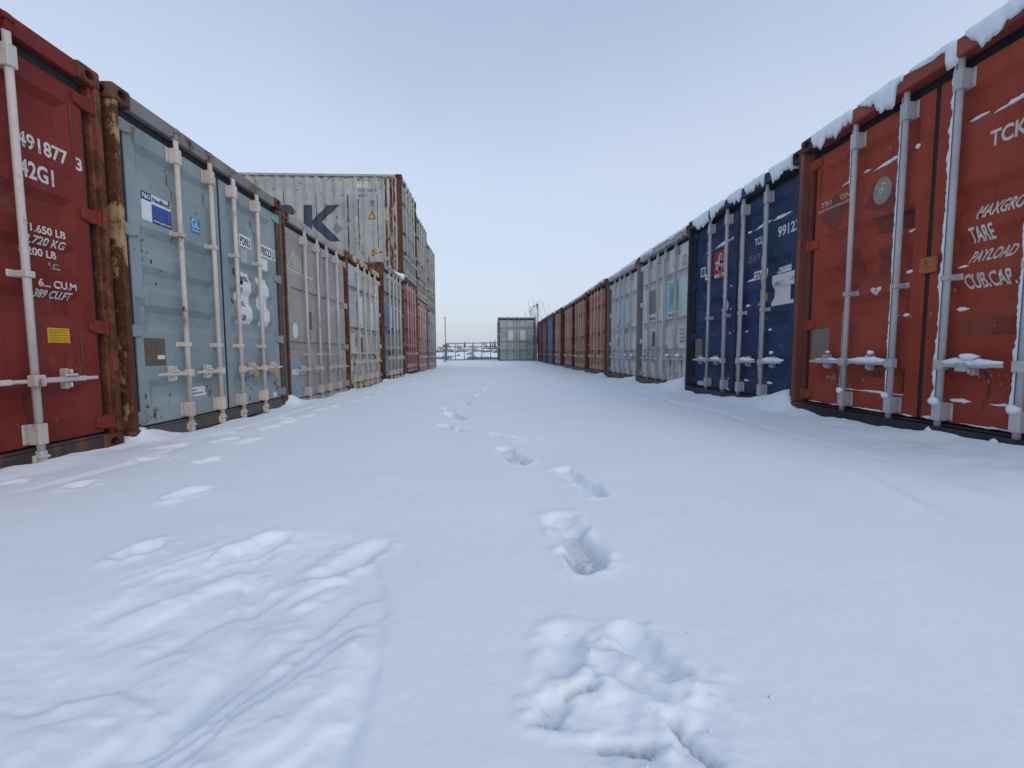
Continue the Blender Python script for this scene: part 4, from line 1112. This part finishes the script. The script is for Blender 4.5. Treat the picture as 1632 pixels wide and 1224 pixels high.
for c, lst, m_ in [(L1, [(.21, 2.385, .13, .05), (.58, 2.18, .22, .018), (1.04, 2.18, .16, .016), (1.84, 2.18, .25, .018), (2.2, .34, .14, .03), (.26, .26, .1, .03)], RR),
                   (L2, [(.62, 2.15, .3, .02), (1.4, 2.15, .3, .02), (2.1, .5, .25, .03)], RR), (L0, [(2.24, 2.28, .3, .02), (1.86, .45, .2, .02), (2.2, .8, .25, .02)], RD),
                   (L3, [(.35, .62, .35, .05), (.80, .55, .3, .04), (1.62, .60, .35, .06), (2.1, .6, .3, .05), (1.9, 1.9, .4, .03)], RD),
                   (R0, [(.17, 2.28, .25, .02), (1.06, .50, .22, .018), (1.62, .48, .25, .022), (.42, .46, .18, .015), (2.2, 1.5, .3, .02)], RD),
                   (R2, [(.42, .50, .3, .035), (.85, .5, .3, .03), (1.6, .5, .3, .035), (2.05, .5, .3, .035), (1.25, 1.9, .4, .02)], RR), (R3, [(.42, .50, .3, .035), (1.6, .5, .3, .035)], RR)]:
    for k, (a, b, d, e) in enumerate(lst): run(c, a, b, d, e, m_, k + int(a * 100))

# ------------------------------------------------------------------ padlocks
def padlock(label, c, s, z, mat):
    w = c.root.matrix_basis @ Vector((s, c.rec - .085, z))
    e = empty('padlock', w, c.root.rotation_euler.z); tag(e, label, 'padlock', 'padlocks on the container handles')
    b = MB(); b.box(-.032, .032, -.016, .014, -.055, .0); part('lock_body', shared('lockbody', lambda: b.mesh('lock_body', .006, seg=2)), mat, e)
    def sh():
        m = MB(); m.tube([(-.020, 0, -.004)] + [(-.020 * math.cos(t), 0, .022 + .022 * math.sin(t)) for t in [math.pi * k / 8 for k in range(9)]] + [(.020, 0, -.004)], .0055, 8)
        return m.mesh('shackle', smooth=True)
    part('shackle', shared('shackle', sh), galvanised('shackle', (.35, .35, .36), .1, 140), e)
BRASS = paint('brass', (.42, .26, .085), .1, 141, .4)
padlock('brass padlock on the left handle of the blue grey right-hand door', L1, 1.605, .485, BRASS)
padlock('brass padlock on the rightmost handle of the blue grey container', L1, 2.045, .485, BRASS)
padlock('grey steel padlock with snow on the handle of the orange red container', R0, 1.560, .535, galvanised('lock_steel', (.40, .41, .41), .05, 142))
padlock('dark padlock on the pale cream grey container', L3, 2.045, .485, flat('lock_dark', (.03, .03, .032), .5))
padlock('dark padlock on the red container under the stack', L5, 2.05, .54, flat('lock_dark', (.03, .03, .032), .5))

# ------------------------------------------------------------------ snow lying and sticking on the containers
class Snow(MB):
    def ridge(self, c, p0, p1, r0, r1, seed, flatten=.75, proud=.004, n=None):
        """a lump of snow along a line on the door face, from p0 to p1 in (s, z)"""
        L_ = math.hypot(p1[0] - p0[0], p1[1] - p0[1]); n = n or max(6, int(L_ / .014))
        path, rad = [], []
        for i in range(n + 1):
            t = i / n
            s = p0[0] + (p1[0] - p0[0]) * t; z = p0[1] + (p1[1] - p0[1]) * t + .006 * n1(t * L_ * 30 + seed, seed)
            env = min(1, t * 2.6 + .15, (1 - t) * 2.6 + .12)
            r = .68 * (r0 + (r1 - r0) * t) * env * (1 + .7 * n1(t * L_ * 45 + seed * 3, seed + 1))
            path.append((s, c.rec + door_depth(c.kind, c.H, s, z) - proud, z)); rad.append(max(.002, r))
        self.tube(path, rad, 8)
    def on_bar(self, c, s, z0, z1, r, seed, side=-1, gap=.0):
        """rime stuck along the windward side of a locking bar"""
        n = int((z1 - z0) / .012); rows = []
        for i in range(n + 1):
            z = z0 + (z1 - z0) * i / n
            w = r * (1 + 1.3 * n1(z * 14 + seed, seed) + .6 * n1(z * 55, seed + 2)) * min(1, i / 6, (n - i) / 6)
            if n1(z * 2.3 + seed * 5, seed + 9) < -.62 + gap: w *= .15
            w = max(.001, w)
            x = s + side * .012
            y = c.rec - .048
            rows.append([(x, y + .018, z), (x + side * (w * .55 + .006), y + .016, z), (x + side * (w + .008), y + .002, z), (x + side * (w * .6 + .006), y - .017, z), (x, y - .0215, z)])
        m = 5; vs_ = [q for rw in rows for q in rw]
        self.add(vs_, [(i * m + k, i * m + k + 1, (i + 1) * m + k + 1, (i + 1) * m + k) for i in range(n) for k in range(m - 1)])
    def top(self, c, seed, thick=.035, hang=.10, gaps=True, depth=None, setback=0.0):
        """the layer on the roof, curling over the header in lumps between the bars"""
        H = c.H; depth = depth or c.Lc - .3
        ss = np.arange(.15, W - .13, .011); rows = []
        for s in ss:
            t = thick * (1 + .9 * n1(s * 3.1 + seed, seed)); t = max(.010, t)
            prev = max([b for b in BAR_S if b < s + .001], default=.05); nxt = min([b for b in BAR_S if b >= s], default=W + .1)
            u = (s - prev) / (nxt - prev)
            # lumps lie to the left of each bar, a bare notch to its right
            g = float(sstep(.06, .30, u)) if gaps else 1.0
            h = hang * g * (.55 + .85 * n1(s * 5.5 + seed * 2, seed + 3) + .42 * n1(s * 17, seed + 5) + .22 * n1(s * 62, seed + 6))
            if n1(s * 1.7 + seed * 9, seed + 12) < -.38: h *= .25
            h = max(.0, h)
            if h > .004:
                bul = .008 + .16 * min(h, .12)
                rows.append([(s, depth, H - .03), (s, depth * .5, H + t * .6), (s, .30, H - .012 + t), (s, .09, H - .010 + t), (s, .010 - bul * .4, H - .012 + t * .55), (s, .010 - bul, H - .018 - h * .25), (s, .010 - bul * .85, H - .014 - h * .7), (s, .009 - bul * .2, H - .014 - h), (s, .016, H - .012 - h * .9)])
            else:
                rows.append([(s, depth, H - .03), (s, depth * .5, H + t * .5), (s, .36, H - .012 + t * .7), (s, .20, H - .013 + t * .35), (s, .13, H - .012 + t * .2), (s, .10, H - .010), (s, .09, H - .014), (s, .085, H - .018), (s, .08, H - .02)])
        for i, rw in enumerate(rows):
            for k in range(3, 9):
                x_, y_, z_ = rw[k]
                rw[k] = (x_, y_ + .010 * n1(x_ * 19 + k * 1.7, seed + 20), z_ + .010 * n1(x_ * 23 + k * 2.3, seed + 21))
        m = 9; n = len(rows); vs_ = [q for rw in rows for q in rw]
        self.add(vs_, [(i * m + k, (i + 1) * m + k, (i + 1) * m + k + 1, i * m + k + 1) for i in range(n - 1) for k in range(m - 1)])
        self.add([rows[0][k] for k in range(m)], [tuple(range(m))]); self.add([rows[-1][k] for k in range(m)], [tuple(range(m - 1, -1, -1))])
    def blob(self, ctr, r, seed, n=10, m=7):
        vs_ = []
        for j in range(m + 1):
            th = math.pi * j / m
            for i in range(n):
                ph = 2 * math.pi * i / n
                d = Vector((math.sin(th) * math.cos(ph), math.sin(th) * math.sin(ph), math.cos(th)))
                k = 1 + .30 * n1(d.x * 2 + seed, seed) + .30 * n1(d.y * 2 + d.z * 3 + seed * 2, seed + 1)
                vs_.append((ctr[0] + d.x * r[0] * k, ctr[1] + d.y * r[1] * k, ctr[2] + d.z * r[2] * k))
        self.add(vs_, [(j * n + i, j * n + (i + 1) % n, (j + 1) * n + (i + 1) % n, (j + 1) * n + i) for j in range(m) for i in range(n)])

def put_snow(c, mb, label, name='clinging_snow'):
    me = mb.mesh(name, smooth=True)
    o = part(name, me, snow_mat()); o.location = c.root.location; o.rotation_euler = c.root.rotation_euler
    tag(o, label, 'snow', kind='stuff')
    return o

def ledges(sn, c, lst, seed):
    for i, (a, b, d, e, r0, r1) in enumerate(lst): sn.ridge(c, (a, b), (d, e), r0, r1, seed + i)

# R0
s_ = Snow(); s_.top(R0, 3, .020, .165)
for s, z0, z1, r, g in [(.595, 1.95, 2.42, .016, 0), (1.035, .25, 2.44, .016, .05), (1.400, .22, 2.50, .024, 0), (1.845, .22, 2.5, .020, 0), (.595, .25, .95, .004, .2)]: s_.on_bar(R0, s, z0, z1, r, int(s * 100) + int(z0 * 10), -1, g)
ledges(s_, R0, [(.425, 2.030, .56, 2.062, .010, .020), (.62, 2.065, .69, 2.070, .018, .010), (.735, 2.030, .99, 2.075, .014, .026), (1.07, 2.060, 1.115, 2.068, .022, .018), (1.42, 2.062, 1.53, 2.070, .024, .014), (1.57, 2.04, 1.80, 2.09, .016, .026),
                (.93, 1.475, 1.01, 1.480, .008, .014), (1.055, 1.480, 1.112, 1.482, .022, .016), (1.055, 1.185, 1.115, 1.190, .026, .018), (1.42, 1.150, 1.49, 1.155, .018, .008),
                (.965, .872, 1.02, .876, .008, .014), (1.055, .874, 1.112, .878, .022, .016), (1.42, .876, 1.50, .880, .022, .012), (.47, .285, .66, .290, .010, .012), (.66, .288, 1.10, .284, .010, .022), (1.42, .286, 1.55, .288, .028, .018), (1.66, .284, 1.80, .290, .008, .014),
                (.14, .140, .30, .140, .005, .008), (.40, .140, .56, .140, .008, .008), (.66, .140, 1.0, .140, .007, .014), (1.09, .140, 1.18, .140, .012, .010), (1.25, .150, 1.38, .142, .020, .014), (1.5, .140, 1.80, .140, .006, .010)], 100)
for s, ln_, sg in [(.595, .27, -1), (1.035, .34, -1), (1.400, .34, 1), (1.845, .34, 1)]:   # on the lever of each handle
    n_ = 14; path = [(s + sg * (.03 + ln_ * i / n_), R0.rec - .072, .540 + .006 * n1(i * .7 + s, 4)) for i in range(n_ + 1)]
    s_.tube(path, [max(.006, (.022 if s > 1 else .010) * min(1, .4 + i / 5, .3 + (n_ - i) / 6) * (1 + .5 * n1(i * .9 + s * 7, 6))) for i in range(n_ + 1)], 8)
for s, z, r in [(.60, .275, .03), (1.03, .275, .032), (1.40, .275, .034), (1.85, .275, .034), (1.385, .075, .03), (1.78, .075, .03)]: s_.blob((s - .012, R0.rec - .07, z), (r, r * .8, r * .8), int(s * 31))
s_.blob((1.60, R0.rec - .09, .575), (.05, .03, .022), 9); s_.blob((.86, R0.rec - .06, .60), (.022, .02, .016), 10); s_.blob((.42, R0.rec - .06, .605), (.02, .02, .012), 11)
put_snow(R0, s_, 'snow stuck along the top and bars of the orange red container')
# R1
s_ = Snow(); s_.top(R1, 11, .022, .17)
for s, z0, z1, r, g in [(.595, 1.7, 2.45, .014, .1), (1.035, .5, 2.46, .012, .05), (1.400, .3, 2.48, .014, .0), (1.845, .3, 2.3, .013, .05)]: s_.on_bar(R1, s, z0, z1, r, int(s * 90), -1, g)
ledges(s_, R1, [(.40, 2.035, .57, 2.055, .010, .018), (.64, 2.05, 1.03, 2.085, .016, .050), (1.06, 2.08, 1.115, 2.085, .028, .018), (1.42, 2.05, 1.50, 2.06, .024, .014), (1.56, 2.045, 1.83, 2.09, .014, .046), (1.87, 2.065, 2.18, 2.075, .028, .020),
                (1.06, 1.475, 1.115, 1.48, .02, .014), (1.43, 1.478, 1.60, 1.485, .022, .008), (1.75, 1.478, 1.82, 1.482, .008, .014), (.86, 1.182, 1.02, 1.186, .010, .018), (1.06, 1.186, 1.11, 1.19, .018, .012), (1.43, 1.186, 1.51, 1.19, .022, .014), (1.06, .876, 1.11, .88, .016, .01), (1.43, .876, 1.48, .88, .016, .01), (1.87, .876, 1.93, .88, .02, .012),
                (1.06, .288, 1.11, .288, .016, .01), (1.43, .288, 1.53, .292, .026, .018), (1.87, .288, 1.98, .288, .024, .02), (1.0, .145, 1.15, .145, .01, .012), (1.7, .15, 1.85, .145, .01, .012)], 200)
for s, ln_, sg, rr_ in [(.595, .2, -1, .012), (1.035, .26, -1, .020), (1.400, .30, 1, .022), (1.845, .36, 1, .030)]:
    n_ = 14; path = [(s + sg * (.05 + ln_ * i / n_), R1.rec - .072, .545 + .006 * n1(i * .7 + s, 4)) for i in range(n_ + 1)]
    s_.tube(path, [max(.006, rr_ * min(1, .3 + i / 5, .3 + (n_ - i) / 6) * (1 + .6 * n1(i * .9 + s * 7, 6))) for i in range(n_ + 1)], 8)
s_.blob((2.06, R1.rec - .075, .625), (.022, .02, .018), 12)
put_snow(R1, s_, 'snow stuck along the top and bars of the navy container')
# R2, R3: thinner
for c, sd, nm in ((R2, 21, 'cool grey container'), (R3, 27, 'pale grey container')):
    s_ = Snow(); s_.top(c, sd, .045, .085, True)
    for s in BAR_S: s_.on_bar(c, s, 1.1, 2.47, .011, int(s * 70) + sd, -1, .15)
    ledges(s_, c, [(.66, 1.885, .99, 1.89, .008, .014), (1.07, 1.885, 1.12, 1.89, .014, .01), (1.45, 1.885, 1.80, 1.89, .016, .012), (1.90, 1.888, 2.2, 1.888, .014, .012), (1.45, 1.098, 1.6, 1.10, .012, .006), (1.90, 1.098, 2.2, 1.10, .010, .010), (1.45, .578, 1.62, .58, .014, .008), (1.90, .578, 2.15, .58, .012, .010), (.68, .578, .95, .578, .006, .008)], sd * 10)
    for s, sg, r in [(1.035, -1, .014), (1.400, 1, .030), (1.845, 1, .034), (.595, -1, .010)]: s_.blob((s + sg * .20, c.rec - .08, .585), (r * 2.2, r, r * .8), int(s * 10) + sd)
    put_snow(c, s_, 'snow along the top and ledges of the ' + nm)

# ------------------------------------------------------------------ remaining roof snow
def roof_only(c, label, thick=.04, hang=.05, seed=0, gaps=True):
    s_ = Snow(); s_.top(c, seed, thick, hang, gaps); put_snow(c, s_, label, 'roof_snow')

for i, c in enumerate(REDS): roof_only(c, 'snow on top of the %s rust-red container' % ('nearest', 'second', 'third', 'farthest')[i], .05, .08, 40 + i)
roof_only(R8, 'thin snow on top of the faded blue container', .03, .02, 51); roof_only(R9, 'thin snow on top of the maroon container', .03, .02, 52)
roof_only(EC, 'snow on top of the green grey container', .05, .012, 54)
# one rounded lump left on the high container before the stack
s_ = Snow()
s_.tube([(1.0 + 1.28 * k / 16, .10 - .05 * k / 16, HC - .01 + .03 * k / 16) for k in range(17)], [.012 + .095 * (k / 16) ** 1.3 * (1 + .3 * n1(k * .6, 8)) for k in range(17)], 12)
s_.blob((2.24, .04, HC + .02), (.09, .09, .085), 4, 14, 9)
put_snow(L4, s_, 'rounded snow lump on the roof corner of the steel grey high container', 'snow_lump')

# ------------------------------------------------------------------ gate, poles, signs beyond the lane
GM = paint('gate_steel', (.17, .20, .24), .10, 150)
GY = 29.6
gate = empty('field_gate', (-3.12, GY, .10)); tag(gate, 'wide low tubular steel gate closing the end of the lane', 'gate')
def bar_(name, a, b, r, mat, par): part(name, MB().tube([a, b], r, 8).mesh(name, smooth=True), mat, par)
gw = 3.62
bar_('top_rail', (0, 0, 1.17), (gw, 0, 1.20), .030, GM, gate); bar_('bottom_rail', (0, 0, .05), (gw, 0, .12), .036, GM, gate)
for k in range(7): bar_('upright', (gw * k / 6 * .985 + .0, 0, .02 + .01 * k), (gw * k / 6 * .985, 0, 1.18), .038 if k in (0, 3) else .026, GM, gate)
gp = empty('gate_post', (-3.25, GY, .08)); tag(gp, 'steel gate post with latch box beside the tall thin mast', 'post')
bar_('post', (.03, 0, -.1), (.03, 0, 1.12), .035, GM, gp); part('latch_box', MB().box(-.12, .06, -.06, .05, .92, 1.10).mesh('latch_box', .01), GM, gp)
bar_('brace', (-.10, .0, -.1), (-.10, .0, .95), .025, GM, gp)
mast = empty('thin_mast', (-3.20, GY + .12, .08)); tag(mast, 'tall thin grey mast rising behind the left end of the gate', 'mast')
bar_('mast_tube', (0, 0, -.1), (0, 0, 2.88), .030, paint('mast_grey', (.17, .20, .24), .05, 151), mast); part('mast_cap', MB().box(-.045, .045, -.045, .045, 2.86, 2.95).mesh('mast_cap', .01), GM, mast)

def board(label, x, y, zc, w, h, mat):
    g = terrain(x, y); e = empty('sign_board', (x, y, g)); tag(e, label, 'sign', 'sign boards in the field behind the gate')
    part('board', MB().box(-w / 2, w / 2, -.03, .03, zc - g - h / 2, zc - g + h / 2).mesh('board', .01), mat, e)
    bar_('leg', (0, .05, -.3), (0, .05, zc - g), .05, GM, e)
board('small brownish board on a leg far behind the left part of the gate', -6.35, 62, 1.70, .42, .24, flat('board_brown', (.16, .15, .12)))
board('pale grey board far behind the second bay of the gate', -4.95, 62, 1.80, .22, .30, flat('board_pale', (.45, .50, .56)))
board('dark upright board far behind the fifth bay of the gate', -1.25, 62, 1.85, .20, .42, flat('board_dark', (.10, .11, .13)))

# pole with a camera, plastered with snow, in the gap at the end of the right row
cp = empty('camera_pole', (2.93, 29.25, .08)); tag(cp, 'snow-plastered pole with surveillance camera behind the right row', 'pole')
pm_ = paint('pole_grey', (.20, .23, .26), .1, 152)
bar_('pole', (0, 0, -.1), (.06, 0, 3.72), .050, pm_, cp)
part('lamp_head', MB().box(-.02, .13, -.10, .08, 3.60, 3.80).mesh('lamp_head', .02), pm_, cp)
part('camera_arm', MB().box(-.17, .0, -.03, .02, 3.64, 3.68).mesh('camera_arm', .005), pm_, cp)
cmr = part('camera_housing', MB().tube([(-.17, -.16, 3.57), (-.17, .06, 3.64)], .05, 10).mesh('camera_housing', smooth=True), pm_, cp)
s_ = Snow(); s_.tube([(-.055 + .05 * k / 14 * 1, -.035, .1 + 3.3 * k / 14) for k in range(15)], [max(.012, .055 * (1 + .8 * n1(k * .8, 5))) for k in range(15)], 8)
o = part('clinging_snow', s_.mesh('clinging_snow', smooth=True), snow_mat()); o.location = cp.location; tag(o, 'strip of snow plastered down the camera pole', 'snow', kind='stuff')

# ------------------------------------------------------------------ vegetation
BARK = flat('frosty_bark', (.29, .29, .31), .8, .3)
def bare_tree(label, x, y, h, n_stem, seed):
    r = random.Random(seed); e = empty('bare_tree', (x, y, .0)); tag(e, label, 'tree')
    trunk = MB(); trunk.tube([(0, 0, -.2), (.02, 0, .5), (-.02, .02, 1.0), (.0, .0, 1.5)], [.10, .085, .075, .06], 8)
    part('trunk', trunk.mesh('trunk', smooth=True), BARK, e)
    cr = MB()
    def grow(p, d, ln, rad, lvl):
        pts, rs = [p], [rad]; q = p.copy(); dd = d.copy(); n = 6
        for i in range(n):
            dd = (dd + Vector((r.uniform(-.10, .10), r.uniform(-.10, .10), .10))).normalized(); q = q + dd * ln / n
            pts.append(q.copy()); rs.append(rad * (1 - .80 * (i + 1) / n))
            if lvl < 2 and i > 0 and r.random() < (.62 if lvl == 0 else .45):
                a = r.uniform(0, 6.28); side = Vector((math.cos(a), math.sin(a), .75)).normalized()
                grow(q.copy(), (dd * .6 + side * .7).normalized(), ln * r.uniform(.35, .55), rs[-1] * .7, lvl + 1)
        cr.tube(pts, [max(.006, t) for t in rs], 5)
    for k in range(n_stem):
        a = 2 * math.pi * k / n_stem + r.uniform(-.3, .3); sp = r.uniform(.10, .42)
        grow(Vector((0, 0, r.uniform(1.1, 1.5))), Vector((math.cos(a) * sp, math.sin(a) * sp, 1)).normalized(), h * r.uniform(.62, .80), .030, 0)
    part('crown', cr.mesh('crown', smooth=True), BARK, e)
bare_tree('leafless frosty tree with upright twigs behind the end of the right row', 3.40, 34.5, 3.3, 12, 4)

NEED = flat('dark_needles', (.030, .042, .040), .8, .4, 3); FROST = BARK
def conifer(label, x, y, h, seed):
    r = random.Random(seed); g = terrain(x, y); e = empty('spruce_tree', (x, y, g)); tag(e, label, 'tree', 'spruces far behind the gate')
    part('trunk', MB().tube([(0, 0, -.3), (0, 0, h * .96)], [h * .018, .02], 6).mesh('trunk', smooth=True), BARK, e)
    cr = MB()
    for k in range(int(26 + h * 8)):
        t = k / (26 + h * 8); z = h * (.06 + .94 * t); rad = h * .20 * (1 - t) ** .85 + .05
        for q in range(9):
            a = r.uniform(0, 6.28); rr_ = rad * r.uniform(.6, 1.1); dz = -rr_ * r.uniform(.15, .45); wv = rr_ * .20
            c_, s2 = math.cos(a), math.sin(a)
            cr.add([(0, 0, z), (c_ * rr_ * .6 - s2 * wv, s2 * rr_ * .6 + c_ * wv, z + dz * .5), (c_ * rr_, s2 * rr_, z + dz), (c_ * rr_ * .6 + s2 * wv, s2 * rr_ * .6 - c_ * wv, z + dz * .5)], [(0, 1, 2, 3)])
    me = bpy.data.meshes.new('crown'); me.from_pydata(cr.v, [], cr.f); me.materials.append(None)
    part('crown', me, NEED, e)
LAB = ['slim spruce standing alone behind the middle of the gate', 'tallest spruce at the right end of the gate view', 'spruce left of the tallest one behind the gate', 'small spruce left of the dark group behind the gate', 'spruce half hidden by the green grey container', 'short bushy spruce at the foot of the dark group']
for i, (u_, D, h) in enumerate([(-1.9, 120, 1.9), (.15, 118, 2.5), (-.15, 124, 2.2), (-.45, 116, 1.5), (.45, 122, 2.6), (.0, 110, 1.5)]):
    # u_ is metres across at 30 m: the trees are seen through the gate's right half
    conifer(LAB[i], u_ * D / 30 - .0, D, h, 70 + i)

# low scrub and dead grass sticking out of the snow, far off: one mass
r = random.Random(12); sc = MB()
def clump(x, y, w, h):
    g = terrain(x, y) - .03
    for k in range(16):
        a = r.uniform(0, 6.28); q = r.random() * w / 2; bx, by = x + math.cos(a) * q, y + math.sin(a) * q * .5
        hh = h * r.uniform(.4, 1.1); lx, ly = r.uniform(-.4, .4) * hh, r.uniform(-.2, .2) * hh; t = .02 + .012 * w
        sc.add([(bx - t, by, g), (bx + t, by, g), (bx + lx * .5 + t * .8, by + ly * .5, g + hh * .6), (bx + lx, by + ly, g + hh), (bx + lx * .5 - t * .8, by + ly * .5, g + hh * .6)], [(0, 1, 2, 3, 4)])
for k in range(420):
    y = r.choice([r.uniform(38, 60), r.uniform(55, 100), r.uniform(90, 170), r.uniform(66, 76), r.uniform(44, 48)])
    x = r.uniform(-.16, .08) * y
    if n1(x * .25, int(y / 4)) < .0: continue
    clump(x, y, .5 + y * .012, .10 + y * .0042)
for k in range(60):
    y = r.uniform(150, 260); x = r.uniform(-.2, .2) * y; clump(x, y, 4.0, .5)
me = bpy.data.meshes.new('scrub'); me.from_pydata(sc.v, [], sc.f); me.materials.append(None)
o = part('scrub', me, flat('dead_scrub', (.20, .19, .185), .9, .4, 1.0)); tag(o, 'dead scrub and grass poking out of the snow behind the gate', 'scrub', kind='stuff')

# crumbs of snow kicked out of the prints
r = random.Random(31); cb = MB()
for k in range(60):
    cx, cy, sp = r.choice([(-.58, 1.15, .42), (.25, .80, .26), (.25, .80, .20), (.28, 1.40, .22), (.42, 2.1, .3), (-.45, .85, .3), (-1.2, 1.45, .25), (-.3, 1.25, .15)])
    x, y = r.gauss(cx, sp * .5), r.gauss(cy, sp * .5)
    if y < .5: continue
    q = r.choice((.0018, .0022, .003, .004)) * r.uniform(.7, 1.3); z = level(x, y) + q * .35
    pts = [(1, 0, 0), (-1, 0, 0), (0, 1, 0), (0, -1, 0), (0, 0, 1), (0, 0, -1)]; k_ = [r.uniform(.6, 1.25) for _ in pts]
    cb.add([(x + p[0] * q * t, y + p[1] * q * t, z + p[2] * q * t * .8) for p, t in zip(pts, k_)], [(0, 2, 4), (2, 1, 4), (1, 3, 4), (3, 0, 4), (2, 0, 5), (1, 2, 5), (3, 1, 5), (0, 3, 5)])
o = part('snow_crumbs', cb.mesh('snow_crumbs', smooth=True), snow_mat()); tag(o, 'small crumbs of snow scattered round the foreground footprints', 'snow', kind='stuff')
